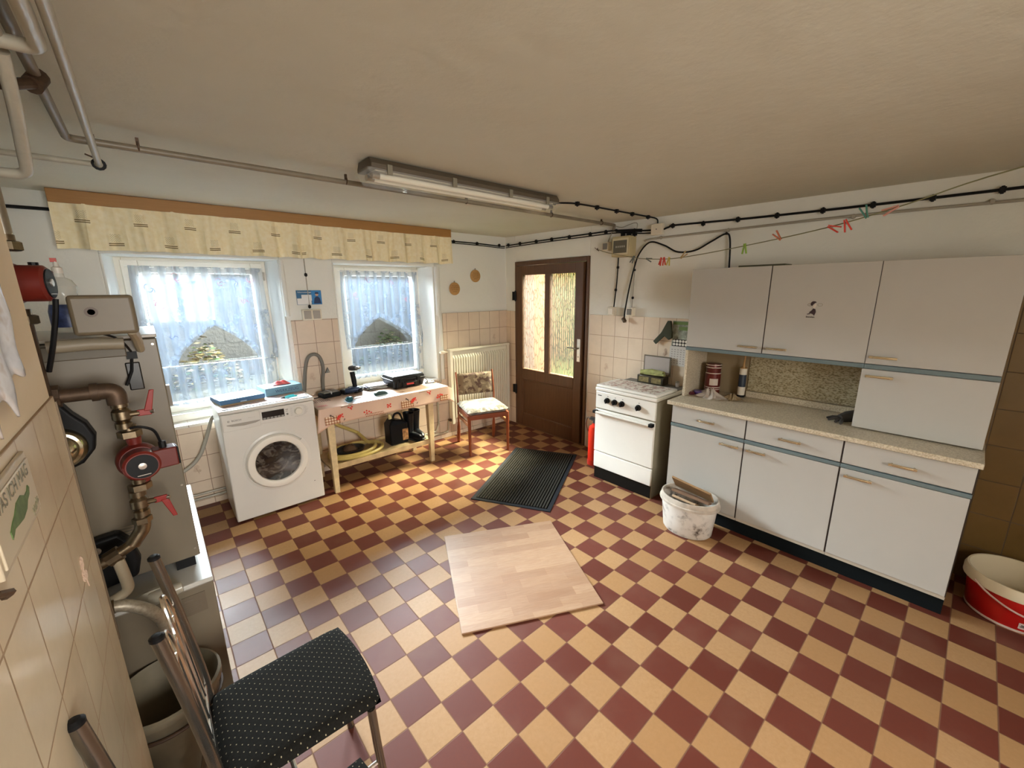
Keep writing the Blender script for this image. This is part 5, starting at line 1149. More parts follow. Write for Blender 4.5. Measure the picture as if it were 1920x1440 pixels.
for a, b in (((2.362, -1.20, .866), (2.305, -1.185, .858)), ((2.36, -1.19, .870), (2.315, -1.150, .862)), ((2.37, -1.185, .872), (2.345, -1.135, .864)), ((2.365, -1.205, .864), (2.285, -1.215, .857))): m.tube([a, ((Vector(a)+Vector(b))/2+Vector((0, 0, .004))), b], [.011, .010, .006], 8)
obj('glove_body', m, P('glove_dark', (.035, .030, .026), .85), t)

# ------------------------------------------------------------------ buckets
t = thing('plastic_bucket', 'dirty white oval bucket with wood scraps in front of the base cabinet', 'bucket', (1.940, -.535, 0))
s = N('dirty_white'); f = s.rng(s.noise(s.obj(), 16, 6, .75), .50, .64); f2 = s.rng(s.noise(s.obj(), 4.2, 3, .6), .40, .56)
s.set(Base_Color=s.mix(s.ma('MULTIPLY', f, f2), s.mix(s.rng(s.noise(s.obj(), 5, 4), .3, .7), (.66, .63, .58), (.48, .43, .37)), (.07, .05, .035)), Roughness=.5); M_dw = s.m
def bucket(t, c, prof, mat, sx, sy, n=48, nm='body'):
    m = MB(); m.lathe(prof, (c[0], c[1], 0), 'z', n, cap=False, sx=sx, sy=sy); return obj(nm, m, mat, t, angle=.9)
H = .262
bucket(t, (1.940, -.535), [(.001, .004), (.152, .0), (.162, .012), (.184, H-.035), (.184, H-.032), (.176, H-.030), (.150, .03), (.001, .02)], M_dw, .80, 1.0)
m = MB(); m.lathe([(.184, H-.055), (.198, H-.05), (.198, H-.036), (.190, H-.032), (.190, H-.012), (.186, H), (.178, H), (.178, H-.05)], (1.940, -.535, 0), 'z', 48, cap=False, sx=.80, sy=1.0); obj('rim', m, P('rim_grey', (.48, .42, .35), .5, var=.2, vs=20), t, angle=.9)
for k, (p, q, w_, h_, c_, lab_) in enumerate((((1.93, -.44, .10), (1.99, -.70, .245), .085, .02, (.25, .13, .055), 'brown wood board leaning in the bucket, the widest one'), ((1.90, -.43, .10), (1.93, -.69, .225), .05, .022, (.17, .085, .035), 'dark wood lath leaning in the front of the bucket'), ((1.90, -.50, .12), (1.88, -.62, .215), .05, .03, (.36, .24, .13), 'pale torn wood scrap in the bucket'))):
    pass
WOODS = (((1.985, -.395, .300), (1.975, -.67, .272), .125, .014, (.27, .15, .06), 'widest brown board standing on edge in the white bucket', .85),
         ((1.93, -.42, .262), (1.925, -.68, .255), .050, .020, (.15, .08, .04), 'dark narrow lath lying across the white bucket', .3),
         ((1.89, -.45, .235), (1.875, -.62, .235), .060, .016, (.38, .25, .14), 'pale splintered wood scrap at the front of the white bucket', .5))
for p, q, w_, h_, c_, lab_, tilt in WOODS:
    p, q = Vector(p), Vector(q); d = (q-p).normalized(); side = d.cross(Vector((0, 0, 1))).normalized(); upv = side.cross(d)
    R = Matrix((d, side*math.cos(tilt)+upv*math.sin(tilt), -side*math.sin(tilt)+upv*math.cos(tilt))).transposed().to_4x4(); R.translation = (p+q)/2
    m = MB(); L = (q-p).length/2; m.box((-L, -w_/2, -h_/2), (L, w_/2, h_/2), R)
    s = N('scrap_wood'); s.set(Base_Color=s.mix(s.noise(s.scale(s.obj(), (10, 2, 10)), 9, 5, .7), tuple(x*.45 for x in c_), tuple(min(1, x*1.5) for x in c_)), Roughness=.8)
    solo('wood_scrap', m, s.m, lab_, 'wood scrap', 'wood scraps in the white bucket', bevel=.003)
m = MB(); m.lathe([(.001, .0), (.13, .0), (.142, .06), (.10, .09), (.04, .11), (.001, .10)], (1.940, -.535, .03), 'z', 24, sx=.8)
for v in m.b.verts: v.co += Vector((random.uniform(-1, 1), random.uniform(-1, 1), random.uniform(-1, 1)))*.006
o = solo('bucket_rubbish', m, P('rubbish_brown', (.16, .09, .05), .9, var=.6, vs=30), 'brown rubbish filling the white bucket below the boards', 'rubbish'); o['kind'] = 'stuff'
t = thing('red_bucket', 'red and white plastic bucket on the floor at the right edge', 'bucket', (2.40, -2.0, 0))
c = (2.405, -1.995)
bucket(t, c, [(.001, .004), (.150, .0), (.155, .006), (.172, .20), (.169, .20)], P('bucket_red', (.50, .012, .010), .35), 1, 1)
m = MB(); m.lathe([(.1725, .17), (.186, .172), (.186, .205), (.178, .225), (.170, .225), (.164, .17), (.150, .03), (.145, .02), (.001, .018)], (*c, 0), 'z', 48, cap=False); obj('rim', m, P('rim_ivory', (.66, .58, .42), .4), t, angle=.9)
m = MB(); m.lathe([(.152, .002), (.157, .006), (.157, .016), (.153, .018)], (*c, 0), 'z', 48, cap=False); obj('base_band', m, P('band_pale', (.60, .48, .42), .4), t)
m = MB(); pts = [(c[0]+.186*math.cos(a), c[1]+.186*math.sin(a), .185-.085*math.sin((a-PI*.72)/(PI*.98)*PI)) for a in [PI*.72+PI*.98*k/24 for k in range(25)]]; m.tube(pts, .0045, 8); obj('handle', m, P('handle_pink', (.55, .38, .34), .4), t)
def cyl_patch(a0, a1, z0, z1, r): return lambda u, v: Vector((c[0]+(r+.012*(v*(z1-z0)+z0)/.2)*math.cos(a0+(a1-a0)*u), c[1]+(r+.012*(v*(z1-z0)+z0)/.2)*math.sin(a0+(a1-a0)*u), z0+(z1-z0)*v))
a_c = math.radians(192)
m = MB(); m.grid(cyl_patch(a_c-.09, a_c+.09, .030, .062, .1585), 6, 2); m.mi = 1; m.grid(cyl_patch(a_c-.06, a_c+.06, .040, .045, .1592), 6, 1); m.grid(cyl_patch(a_c-.045, a_c+.02, .047, .053, .1592), 6, 1); obj('sticker', m, [P('sticker_white', (.62, .52, .50), .5), M_ink], t)

# ------------------------------------------------------------------ washing line and pegs
m = MB(); LN = [(2.612, .822, 2.001), (2.508, .62, 1.950), (2.475, .42, 1.910), (2.441, .241, 1.877), (2.36, -.02, 1.856), (2.29, -.25, 1.862), (2.175, -.621, 1.89), (2.043, -1.05, 1.935), (1.949, -1.355, 1.992), (1.852, -1.668, 2.063), (1.60, -2.49, 2.17), (1.40, -3.1, 2.195)]
m.tube(LN, .0028, 6, smooth=6)
t = thing('washing_line', 'thin olive washing line strung across in front of the wall cupboards', 'washing line', (2.1, -.8, 1.9))
obj('cord', m, P('cord_olive', (.20, .20, .10), .7), t)
m = MB(); m.tube([(2.638, .84, 2.0), (2.61, .83, 2.0), (2.60, .815, 2.012)], .004, 6); m.tube([(2.63, .83, 2.0), (2.60, .80, 1.985), (2.615, .86, 2.02)], .003, 6); obj('hook', m, M_iron, t)
def peg(mat):
    t = bpy.data.objects.new('clothes_peg', None); COL.objects.link(t); t.empty_display_size = .03; BASE[t.name] = Vector((0, 0, 0))
    for sg in (-1, 1):
        m = MB(); m.prism([(sg*.001, .010), (sg*.006, .012), (sg*.009, -.010), (sg*.0165, -.048), (sg*.0105, -.050), (sg*.003, -.012)], (0, -.005, 0), (1, 0, 0), (0, 0, 1), (0, 1, 0), .010); obj('prong', m, mat, t, bevel=.001, world=False)
    m = MB(); m.tube([(.004*math.cos(a), -.006+.012*k/12, -.010+.004*math.sin(a)) for k, a in enumerate([q*PI/3 for q in range(13)])], .001, 5); obj('spring', m, M_steel, t, world=False)
    return t
PEGC = {'red': P('peg_red', (.62, .05, .03), .35), 'orange': P('peg_orange', (.55, .17, .09), .35), 'green': P('peg_green', (.25, .42, .06), .35), 'teal': P('peg_teal', (.06, .22, .17), .35), 'pink': P('peg_pink', (.62, .30, .24), .35), 'wood': P('peg_wood', (.52, .38, .18), .6), 'yellow': P('peg_yellow', (.60, .48, .10), .4), 'grey': P('peg_grey', (.12, .15, .15), .4)}
PROTO = {}
PEGS = [((2.458, .335, 1.895), 'grey', 0, .4, .2, 'grey clothes peg beside the fuse box'), ((2.425, .19, 1.872), 'grey', 90, .0, 1.3, 'dark clothes peg lying sideways along the line near the fuse box'),
        ((2.380, .045, 1.860), 'red', 70, .0, -.4, 'left one of the two small red pegs hanging close together'), ((2.370, .015, 1.860), 'red', 90, .0, .1, 'right one of the two small red pegs, next to the yellow peg'),
        ((2.358, -.032, 1.857), 'yellow', 95, 0, -.15, 'yellow peg just right of two small red ones'), ((2.32, -.15, 1.860), 'wood', 90, 0, 2.2, 'wooden peg clipped flat against the line above the cupboard end'),
        ((2.175, -.621, 1.892), 'green', 90, 0, .05, 'bright green peg above the upper cupboard'), ((2.112, -.825, 1.910), 'orange', 90, 0, -2.4, 'orange peg tilted upwards between the green and red pegs'),
        ((2.035, -1.07, 1.938), 'red', 90, 0, 1.15, 'red peg lying almost along the line above the upper cupboard'), ((2.012, -1.135, 1.952), 'red', 100, 0, .35, 'largest red peg hanging down steeply from the line'),
        ((1.988, -1.215, 1.966), 'teal', 100, 0, 3.55, 'teal peg pointing up on the line'), ((1.955, -1.320, 1.985), 'pink', 90, 0, -1.2, 'pale pink peg nearest the right edge of the photo')]
for loc, c_, rz, rx, ry, lab_ in PEGS:
    if c_ not in PROTO: PROTO[c_] = p = peg(PEGC[c_])
    else: p = dup(PROTO[c_], loc)
    p.location = loc; p.rotation_euler = (rx, ry, math.radians(rz)-.27); p.rotation_mode = 'XYZ'
    Rm = Matrix.Rotation(math.radians(rz)-.27+PI*0, 4, 'Z') @ Matrix.Rotation(rx, 4, 'X') @ Matrix.Rotation(ry, 4, 'Y'); p.rotation_euler = Rm.to_euler()
    p['label'] = lab_; p['category'] = 'clothes peg'; p['group'] = 'pegs on the washing line'

# ------------------------------------------------------------------ boiler corner
t = thing('boiler', 'off-white heating boiler standing on a tank base behind the pillar', 'boiler', (-.94, .45, .60))
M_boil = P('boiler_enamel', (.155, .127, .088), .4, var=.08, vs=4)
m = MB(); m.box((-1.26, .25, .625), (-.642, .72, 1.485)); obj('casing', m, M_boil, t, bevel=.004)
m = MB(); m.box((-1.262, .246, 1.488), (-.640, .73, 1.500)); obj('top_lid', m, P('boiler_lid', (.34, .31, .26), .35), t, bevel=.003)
m = MB(); m.box((-1.10, .232, 1.432), (-.725, .25, 1.478)); obj('top_rail', m, P('rail_dark', (.11, .09, .06), .5), t, bevel=.003)
m = MB(); m.box((-.736, .243, 1.312), (-.698, .25, 1.408)); obj('display', m, P('panel_black', (.012, .010, .008), .3), t, bevel=.004)
m = MB(); m.box((-.728, .24, 1.42), (-.700, .252, 1.445)); m.tube([(-.715, .245, 1.425), (-.722, .235, 1.38), (-.742, .22, 1.335)], .0045, 8); obj('cable_plug', m, M_black, t)
for z in (1.465, .93, .66): m = MB(); m.cyl((-.655, .250, z), (-.655, .247, z), .004, 8); obj('screw', m, M_steel, t)
m = MB(); m.box((-.644, .33, 1.22), (-.632, .36, 1.30)); obj('door_catch', m, M_boil, t)
m = MB()
for k in range(4): m.box((-.885+.012*(k % 2), .248, .79+.011*k), (-.79, .2495, .793+.011*k))
obj('vent_line', m, P('vent_print', (.25, .20, .13), .7), t)
for x in (-.69, -1.2):
    for y in (.29, .66): m = MB(); m.box((x-.03, y-.03, .584), (x+.03, y+.03, .626)); obj('foot', m, M_black, t)
# burner with polished dome
t = thing('burner_housing', 'black burner cover with polished round dome on the boiler front', 'burner', (-.93, .2, 1.1))
m = MB(); prof = [(-.115*math.sin(a), .0) for a in ()]
pl = [(.085*math.cos(a), .085*math.sin(a)-.015) for a in [(-1.15+k*(2.0)/14)*1.0 for k in range(15)]]
outline = [(-.06, -.07), (-.01, -.095), (.04, -.075), (.072, -.035), (.080, .01), (.066, .055), (.040, .09), (.022, .125), (.01, .165), (-.02, .185), (-.055, .18), (-.085, .14), (-.1, .02)]
m.prism(outline, (-.920, .248, 1.178), (1, 0, 0), (0, 0, 1), (0, -1, 0), .055); obj('cover', m, M_black, t, bevel=.008, seg=3)
m = MB(); m.lathe([(.066, 0), (.064, -.010), (.055, -.024), (.048, -.026), (.044, -.040), (.030, -.056), (.001, -.062)], (-.925, .194, 1.165), 'y', 40); obj('dome', m, P('polished_brass', (.55, .48, .34), .16, 1.0), t)
m = MB(); m.lathe([(.013, 0), (.012, -.006), (.001, -.008)], (-.888, .194, 1.33), 'y', 20); obj('cap_bolt', m, M_steel, t)
# tank base
t = thing('boiler_base_tank', 'low off-white tank casing under the boiler with a label plate', 'tank', (-.9, .6, 0))
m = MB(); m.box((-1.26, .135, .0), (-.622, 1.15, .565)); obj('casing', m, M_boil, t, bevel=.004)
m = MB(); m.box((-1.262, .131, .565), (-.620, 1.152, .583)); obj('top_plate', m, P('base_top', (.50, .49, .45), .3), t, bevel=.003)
m = MB(); m.box((-.722, .1325, .455), (-.652, .1345, .535)); m.mi = 1; m.box((-.715, .1318, .515), (-.69, .1326, .521)); 
for k in range(5): m.box((-.715, .1318, .470+.008*k), (-.665, .1326, .472+.008*k))
obj('label_plate', m, [P('plate_tan', (.12, .095, .065), .4), P('plate_print', (.14, .11, .08), .5)], t)
m = MB(); m.lathe([(.05, 0), (.06, -.01), (.06, -.02), (.03, -.03), (.001, -.03)], (-.79, .132, .595), 'y', 24, sx=.5); m.tube([(-.80, .11, .60), (-.76, .10, .60), (-.71, .10, .605)], [.020, .026, .018], 12); obj('flange', m, M_pipe, t)
# control box and pumps
t = thing('relay_box', 'rounded beige plastic box mounted on the pipework in front of the boiler', 'relay box', (-.745, .02, 1.52))
m = MB(); m.box((-.812, -.012, 1.523), (-.677, .045, 1.634)); obj('case', m, P('relay_beige', (.135, .105, .065), .45, var=.08), t, bevel=.010, seg=3)
m = MB(); m.lathe([(.013, 0), (.014, -.003), (.008, -.003), (.007, .003), (.001, .003)], (-.768, -.012, 1.588), 'y', 20); obj('dial', m, P('dial_dark', (.09, .06, .04), .5), t)
m = MB(); m.tube([(-.695, .03, 1.53), (-.690, .10, 1.505), (-.688, .20, 1.455)], [.014, .014, .012], 10); obj('stem', m, P('stem_cream', (.36, .30, .20), .45), t)
m = MB(); m.tube([(-.77, .03, 1.53), (-.73, .10, 1.50), (-.712, .2, 1.45)], .0035, 8, smooth=4); obj('sensor_wire', m, M_black, t)
m = MB(); m.tube([(-.88, .08, 1.49), (-.79, .085, 1.492), (-.72, .085, 1.488)], .018, 12); obj('stub_pipe', m, P('stub_brown', (.24, .20, .14), .5), t)

def pump(label, loc, rotz, group=None):
    """circulation pump, motor axis along local -y, flow along z"""
    t = thing('circulation_pump', label, 'pump', loc, rotz, group)
    m = MB(); m.tube([(0, .02, -.075), (0, .02, -.05), (0, .02, .05), (0, .02, .078)], [.020, .017, .017, .020], 14); m.lathe([(.050, .045), (.054, .03), (.054, .0), (.048, -.012)], (0, 0, 0), 'y', 32); obj('volute', m, M_red, t, world=False)
    m = MB(); m.lathe([(.046, -.010), (.046, -.060), (.040, -.066), (.001, -.066)], (0, 0, 0), 'y', 32); mo = obj('motor', m, M_red, t, world=False)
    m = MB(); m.lathe([(.037, -.0655), (.037, -.069), (.001, -.069)], (0, 0, 0), 'y', 28); BASE[mo.name] = Vector((0, 0, 0)); pl_ = obj('face_plate', m, M_black, mo, world=False)
    m = MB(); m.lathe([(.010, -.069), (.010, -.072), (.001, -.073)], (0, 0, .002), 'y', 16); m.box((-.016, -.0705, -.028), (.016, -.069, -.026)); obj('vent_screw', m, P('silver', (.55, .5, .45), .3, .8), mo, world=False)
    m = MB(); m.box((.030, -.055, -.026), (.090, -.002, .036)); bx = obj('terminal_box', m, P('terminal_red', (.11, .010, .006), .4), t, bevel=.004, world=False)
    m = MB(); m.box((.089, -.053, -.024), (.094, -.004, .034)); obj('terminal_lid', m, M_black, t, bevel=.002, world=False)
    m = MB(); m.cyl((.06, -.028, .034), (.06, -.028, .056), .010, 10); obj('cable_gland', m, M_black, t, world=False)
    return t
def union(label, loc, r=.030):
    t = thing('pipe_union', label, 'pipe fitting', loc)
    m = MB(); m.lathe([(r*.8, 0), (r, .003), (r, .022), (r*.8, .025)], (0, 0, 0), 'z', 6); obj('nut', m, M_brass, t, world=False)
    m = MB(); m.cyl((0, 0, .02), (0, 0, .04), r*.66, 14); obj('collar', m, M_brass, t, world=False); return t
def ballvalve(label, loc, up_):
    t = thing('ball_valve', label, 'valve', loc)
    m = MB(); m.lathe([(.017, -.045), (.021, -.043), (.021, -.026), (.016, -.022), (.024, -.012), (.024, .012), (.016, .022), (.021, .026), (.021, .043), (.017, .045)], (0, 0, 0), 'z', 18); m.cyl((.01, -.005, 0), (.042, -.008, 0), .009, 10); obj('body', m, M_brass, t, world=False)
    m = MB(); m.box((.036, -.014, -.010), (.070, -.006, .010)); sgn = 1 if up_ else -1
    m.hexa([(.052, -.016, sgn*.004), (.072, -.016, sgn*.004), (.072, -.008, sgn*.004), (.052, -.008, sgn*.004), (.074, -.018, sgn*.070), (.086, -.018, sgn*.070), (.086, -.010, sgn*.070), (.074, -.010, sgn*.070)]); obj('lever', m, P('lever_red', (.24, .014, .010), .4), t, bevel=.002, world=False)
    m = MB(); m.cyl((.068, -.012, 0), (.076, -.014, 0), .0065, 8); obj('lever_nut', m, M_steel, t, world=False); return t
PX, PY = -.752, .05
pump('red circulation pump with black face in front of the boiler, between two valves', (PX+.008, PY, 1.118), .12)
union('hexagonal union nut above the lower red pump', (PX, PY+.012, 1.196)); union('hexagonal union nut below the lower red pump', (PX-.004, PY+.012, 1.018))
ballvalve('brass ball valve with red lever pointing up, above the lower pump', (PX-.008, PY+.01, 1.272), True)
ballvalve('brass ball valve with red lever pointing down, below the lower pump', (PX-.014, PY+.01, .975), False)
pipe('return_pipe', 'dark iron pipe bending down from behind the pillar to the upper valve', [[(-1.15, PY+.01, 1.355), (PX-.010, PY+.01, 1.350), (PX-.010, PY+.01, 1.305)]], .020, mat=M_iron)
t = thing('pipe_elbow', 'dark iron elbow with coupling on the pipe above the upper valve', 'pipe fitting', (PX-.01, PY, 1.34)); m = MB(); m.tube(fillet([(PX-.055, PY+.01, 1.352), (PX-.010, PY+.01, 1.350), (PX-.010, PY+.01, 1.308)], .035), .0245, 14); obj('bend', m, M_iron, t); m = MB(); m.cyl((PX-.062, PY+.01, 1.352), (PX-.045, PY+.01, 1.352), .027, 14); obj('collar', m, M_iron, t)
t = thing('pipe_tee', 'dark iron fitting where the pipe leaves the pillar corner', 'pipe fitting', (-.90, PY, 1.33)); m = MB(); m.cyl((-.93, PY+.01, 1.355), (-.875, PY+.01, 1.353), .032, 8); obj('body', m, M_iron, t)
pipe('flow_pipe', 'brass pipe bending from the lower valve down left behind the pillar', [[(PX-.016, PY+.01, .935), (PX-.018, PY+.01, .895), (-.80, PY+.005, .845), (-.93, PY, .79), (-1.10, PY, .72)]], .0175, mat=M_brass)
t = thing('brass_elbow', 'polished brass elbow with hex collar under the lower valve', 'pipe fitting', (PX, PY, .90)); m = MB(); m.lathe([(.022, 0), (.026, .003), (.026, .020), (.022, .023)], (PX-.017, PY+.01, .905), 'z', 6); obj('nut', m, M_brass, t); m = MB(); m.tube(fillet([(PX-.017, PY+.01, .915), (PX-.020, PY+.01, .885), (-.805, PY+.005, .842)], .03), .021, 14); obj('bend', m, M_brass, t)
t = thing('pipe_tee', 'brass tee on the sloping pipe below the lower pump', 'pipe fitting', (-.85, PY, .80)); m = MB(); m.cyl((-.868, PY+.002, .816), (-.835, PY+.003, .830), .025, 10); obj('body', m, M_brass, t)
pipe('drop_pipe', 'cream pipe dropping from the brass tee and bending left', [[(-.846, PY, .82), (-.838, PY, .74), (-.836, PY, .69), (-.95, PY, .655), (-1.1, PY, .65)]], .0155, mat=P('pipe_cream2', (.34, .28, .19), .5, var=.15))
t = thing('flexible_hose', 'braided flexible hose arching from the pillar to the tank base', 'hose', (-.8, .05, .55))
m = MB(); m.tube([(-.95, PY-.02, .665), (-.885, PY-.02, .665), (-.845, PY-.02, .65), (-.80, PY-.015, .60), (-.775, PY, .53), (-.77, PY, .45), (-.785, PY+.02, .38)], .0185, 12, smooth=6); obj('braided_sleeve', m, P('braid', (.38, .33, .25), .45, .4, var=.3, vs=90), t)
m = MB(); m.cyl((-.90, PY-.02, .665), (-.875, PY-.02, .664), .024, 6); obj('end_nut', m, M_brass, t)
t = thing('insulated_flange', 'black rubber cover on the boiler behind the sloping brass pipe', 'cover', (-.86, .2, .65))
m = MB(); m.prism([(-.12, -.14), (.045, -.12), (.06, -.06), (.045, .02), (.02, .06), (-.12, .05)], (-.865, .247, .77), (1, 0, 0), (0, 0, 1), (0, -1, 0), .05); obj('cover', m, M_black, t, bevel=.012, seg=3); m = MB(); m.lathe([(.012, 0), (.012, -.004), (.001, -.006)], (-.905, .196, .79), 'y', 14); obj('bolt', m, M_steel, t)
# upper pump, half hidden behind the pillar
UX, UY = -.897, .0
pump('darker red circulation pump high up, half hidden behind the pillar corner', (UX, UY, 1.665), .0).rotation_euler = (0, 0, PI/2-.15)
union('pipe union nut above the upper red pump', (UX+.005, UY+.01, 1.745), .028); union('pipe union nut below the upper red pump', (UX-.002, UY+.01, 1.560), .030)
pipe('riser_pipe', 'steel riser pipe above the upper pump running up to the ceiling pipes', [[(UX+.005, UY+.012, 1.78), (UX+.004, UY+.012, 2.10), (UX-.05, UY+.01, 2.12)]], .0165, mat=M_steel)
pipe('riser_pipe', 'steel riser pipe from the upper pump down to the iron fitting', [[(UX-.002, UY+.012, 1.565), (UX-.004, UY+.012, 1.36)]], .0175, mat=M_iron)
cable('pump_cable', 'black cable hanging from the upper pump terminal box', [(UX+.068, UY-.01, 1.625), (UX+.060, UY-.01, 1.58), (UX+.040, UY+.0, 1.50), (UX+.018, UY+.02, 1.43)], .006, [], M_black)
cable('pump_cable', 'short black cable curling to the lower pump terminal box', [(PX+.005, PY-.03, 1.235), (PX+.03, PY-.035, 1.235), (PX+.058, PY-.03, 1.215), (PX+.068, PY-.02, 1.17)], .004, [], M_black, smooth=5)
# clear bottle on the boiler
t = thing('spray_bottle', 'clear plastic bottle with blue label standing on the boiler', 'bottle', (-.875, .55, 1.50))
bc = (-.868, .55)
s = N('clear_plastic'); s.set(Base_Color=(.85, .84, .80), Roughness=.1); a = s.n('ShaderNodeBsdfTransparent'); s.put(a.inputs[0], (.9, .9, .87)); mx = s.n('ShaderNodeMixShader'); mx.inputs[0].default_value = .38
s.t.links.new(a.outputs[0], mx.inputs[1]); s.t.links.new(s.p.outputs[0], mx.inputs[2]); s.t.links.new(mx.outputs[0], s.out.inputs[0])
m = MB(); m.lathe([(.042, 0), (.048, .01), (.048, .07), (.038, .12), (.036, .14), (.040, .165), (.030, .185), (.014, .195), (.013, .21)], (*bc, 1.5015), 'z', 24); obj('body', m, s.m, t)
m = MB(); m.lathe([(.0485, .02), (.0488, .04), (.0485, .075), (.0425, .10)], (*bc, 1.5015), 'z', 24, cap=False); obj('label_band', m, P('label_blue_purple', (.05, .08, .22), .35, var=.8, vs=25), t)
m = MB(); m.lathe([(.014, .208), (.014, .228), (.008, .232), (.006, .250)], (*bc, 1.5015), 'z', 14); obj('cap', m, P('cap_pale', (.65, .60, .52), .4), t); m = MB(); m.box((bc[0]-.012, bc[1]-.006, 1.748), (bc[0]+.004, bc[1]+.006, 1.762)); obj('nozzle_tip', m, P('tip_red', (.5, .05, .03), .4), t)

# ------------------------------------------------------------------ things on the pillar
t = thing('ceramic_sign', 'cream ceramic sign with green crocodile and lettering on the pillar tiles', 'sign', (XL, -.74, 1.2))
ang_ = math.radians(0)
def sg(y, z): return (XL+.001, y, z)
y0_, y1_, z0_, z1_ = -.862, -.615, 1.272, 1.380
m = MB(); m.box((XL+.001, y0_, z0_), (XL+.008, y1_, z1_)); m.mi = 1; m.box((XL+.0075, y0_+.008, z0_+.010), (XL+.0108, y1_-.008, z1_-.010)); obj('plate', m, [P('sign_rim', (.55, .46, .33), .4), P('sign_face', (.62, .53, .38), .35)], t, bevel=.003)
m = MB(); m.text('WAS ICH MAG', .028, (XL+.0109, -.745, 1.357), (0, 1, 0), (0, 0, 1), (1, 0, 0), .0008, fit=.20); obj('lettering', m, P('sign_grey', (.16, .14, .09), .5), t)
m = MB(); m.prism([(.72*px_, .72*pz_) for px_, pz_ in [(-.10, -.004), (-.075, .006), (-.05, .012), (-.02, .026), (.02, .028), (.05, .016), (.075, .018), (.088, .026), (.097, .018), (.085, .006), (.06, .0), (.04, -.012), (0, -.018), (-.04, -.014), (-.07, -.010), (-.085, -.016), (-.098, -.020)]], (XL+.0109, -.735, 1.318), (0, 1, 0), (0, 0, 1), (1, 0, 0), .001); obj('crocodile_print', m, P('sign_green', (.10, .17, .05), .5, var=.4, vs=60), t)
m = MB(); m.text('Murks', .020, (XL+.0109, -.655, 1.295), (0, 1, .25), (0, -.25, 1), (1, 0, 0), .0008, fit=.045); obj('small_lettering', m, P('sign_grey2', (.22, .20, .12), .5), t)
m = MB(); m.tube([(XL+.004, -.868, 1.255), (XL+.012, -.875, 1.262), (XL+.004, -.884, 1.268)], .005, 6); solo('sign_nail', m, M_iron, 'rusty nail just under the left edge of the ceramic sign', 'nail')
# hanging rag / plastic sheet on the pillar
def ragf(u, v):
    y = -1.02 + .595*u; e = max(0, u-.72)/.28
    zb = 1.475 + .12*e**1.5 + .022*math.sin(u*34)*(u > .3) - .05*(1-u)
    z = 1.86 - (1.86-zb)*v - .06*e*(1-v)
    return Vector((XL + .006 + .0045*(1+math.sin(y*52+v*2.5))*(.3+.7*v) + .0015*math.sin(z*60), y - .03*e*v, z))
s = N('smeared_cloth'); f = s.noise(s.obj(), 7, 4, .7); s.set(Base_Color=s.ramp(f, [(.30, (.30, .17, .10)), (.42, (.48, .38, .30)), (.52, (.66, .64, .63)), (.7, (.50, .48, .47))]), Roughness=.25)
m = MB(); m.grid(ragf, 70, 24); solo('hanging_rag', m, s.m, 'stained glossy rag hanging on the pillar at the left edge', 'rag', solid=.003)

# ------------------------------------------------------------------ metal chairs with black dotted seats
def dots():
    s = N('dotted_fabric'); x, y, z = s.sep(s.obj())[0:3]
    def c(a, o=0.0): return s.ma('SUBTRACT', s.ma('FRACT', s.ma('ADD', s.ma('DIVIDE', a, .0235), o)), .5)
    def d(o): 
        a = c(x, o); b = c(y, o); return s.ma('LESS_THAN', s.ma('SQRT', s.ma('ADD', s.ma('MULTIPLY', a, a), s.ma('MULTIPLY', b, b))), .062)
    f = s.ma('MINIMUM', s.ma('ADD', d(0.0), d(.5)), 1.0)
    n = s.noise(s.obj(), 130, 3, .7)
    s.set(Base_Color=s.mix(f, s.mix(n, (.004, .004, .0035), (.018, .017, .014)), (.34, .30, .20)), Roughness=1.0); s.p.inputs['Specular IOR Level'].default_value = .12
    s.bump(s.noise(s.obj(), 500, 2), .35, .002); return s.m
t = thing('metal_chair', 'tubular metal chair with black dotted seat beside the pillar, nearer the pump', 'chair', (-.50, -.47, 0), 0, 'tubular chairs with black dotted seats')
hx = .19; M_tubec = P('dark_chrome', (.20, .18, .155), .26, .9)
m = MB()
def seatf(top):
    def g(u, v):
        a, b = u*2-1, v*2-1; e = max(0, (1-abs(a)**7))*max(0, (1-abs(b)**7)); w_ = 1-.06*(1-(a+1)/2)
        x = a*.190 + .0; y = b*.185*w_; x -= .018*(1-b*b)*(-1 if a > 0 else 0)*abs(a)
        return Vector((x, y, .447 + (.027*e**.4 if top else -.022*e**.4)))
    return g
m.grid(seatf(1), 22, 22); m.grid(seatf(0), 22, 22); bmesh.ops.remove_doubles(m.b, verts=m.b.verts[:], dist=1e-4); obj('seat', m, dots(), t, angle=1.5, world=False)
for sy in (-1, 1):
    m = MB(); m.tube([(.165, sy*.165, .425), (.175, sy*.170, .22), (.19, sy*.175, 0)], .0125, 12, smooth=3); obj('leg', m, M_tubec, t, world=False)
    m = MB(); m.tube([(-.290, sy*.172, 0), (-.215, sy*.172, .30), (-.192, sy*.172, .47), (-.212, sy*.172, .72), (-.240, sy*.172, .950)], .0125, 14, smooth=5); bk = obj('back_post', m, M_tubec, t, world=False)
    m = MB(); m.lathe([(.0135, 0), (.0135, .006), (.008, .011), (.001, .012)], (-.2402, sy*.172, .948), 'z', 16); BASE[bk.name] = Vector((0, 0, 0)); obj('post_cap', m, M_black, bk, world=False)
m = MB(); m.tube([(.145, -.145, .432), (.145, .145, .432), (-.19, .150, .432), (-.19, -.150, .432)], .008, 10, closed=True); obj('seat_rail', m, M_tubec, t, world=False)
m = MB(); m.box((-.200, -.15, .425), (-.194, .15, .462)); obj('rear_strip', m, M_chrome, t, world=False)
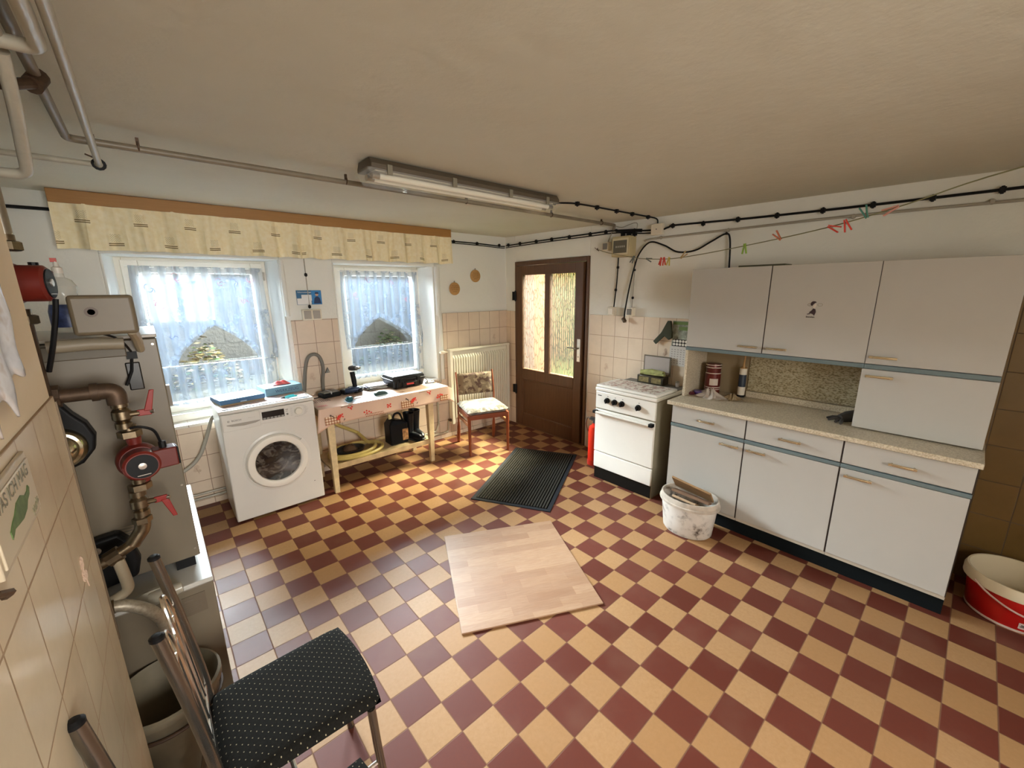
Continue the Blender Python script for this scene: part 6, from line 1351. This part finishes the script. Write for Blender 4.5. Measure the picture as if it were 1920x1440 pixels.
m = MB(); m.tube([(.17, -.17, .22), (-.235, -.172, .22)], .007, 8); m.tube([(.17, .17, .22), (-.235, .172, .22)], .007, 8); m.tube([(-.03, -.17, .22), (-.03, .17, .22)], .007, 8); obj('stretcher', m, M_chrome, t, world=False)
for y in (-.075, .075):
    m = MB()
    m.tube([(-.200, y-.040, .505), (-.213, y-.040, .66), (-.225, y-.040, .80), (-.233, y-.024, .868), (-.236, y, .885), (-.233, y+.024, .868), (-.225, y+.040, .80), (-.213, y+.040, .66), (-.200, y+.040, .505)], .0062, 10, smooth=6); obj('back_hoop', m, M_chrome, t, world=False)
m = MB(); m.tube([(-.196, -.172, .510), (-.200, 0, .505), (-.196, .172, .510)], .006, 8, smooth=4); obj('cross_wire', m, M_chrome, t, world=False)
m = MB(); m.tube([(-.226, -.172, .80), (-.229, 0, .80), (-.226, .172, .80)], .0062, 8, smooth=6); obj('cross_wire', m, M_chrome, t, world=False)
chair1 = t
c2_ = dup(chair1, (-.605, -.945, -.0), 0, 'tubular metal chair with black dotted seat at the bottom left photo edge')
c2_.scale = (1, 1, 1)

# ------------------------------------------------------------------ tub on the floor under the pipes
t = thing('round_tub', 'pale round plastic tub with brown straps on the floor under the boiler pipes', 'tub', (-.80, -.02, 0))
m = MB(); m.lathe([(.10, 0), (.115, .01), (.140, .30), (.152, .31), (.152, .335), (.144, .34), (.136, .30), (.10, .02), (.001, .012)], (-.80, -.02, 0), 'z', 40, cap=False); obj('body', m, P('tub_cream', (.20, .17, .115), .5, var=.2), t, angle=.9)
m = MB(); m.tube([(-.80+.145*math.cos(a), -.02+.145*math.sin(a), .265) for a in [k*PI/18 for k in range(36)]], .006, 8, closed=True); obj('strap', m, P('strap_brown', (.06, .03, .015), .6), t)
m = MB(); m.lathe([(.03, 0), (.045, .01), (.04, .05), (.015, .07)], (-.68, -.22, 0), 'z', 20)
for v in m.b.verts: v.co += Vector((random.uniform(-1, 1), random.uniform(-1, 1), random.uniform(0, 1)))*.006
solo('brush_head', m, P('brush_brown', (.05, .022, .012), .95), 'dark brown brush head lying on the floor beside the tub', 'brush')
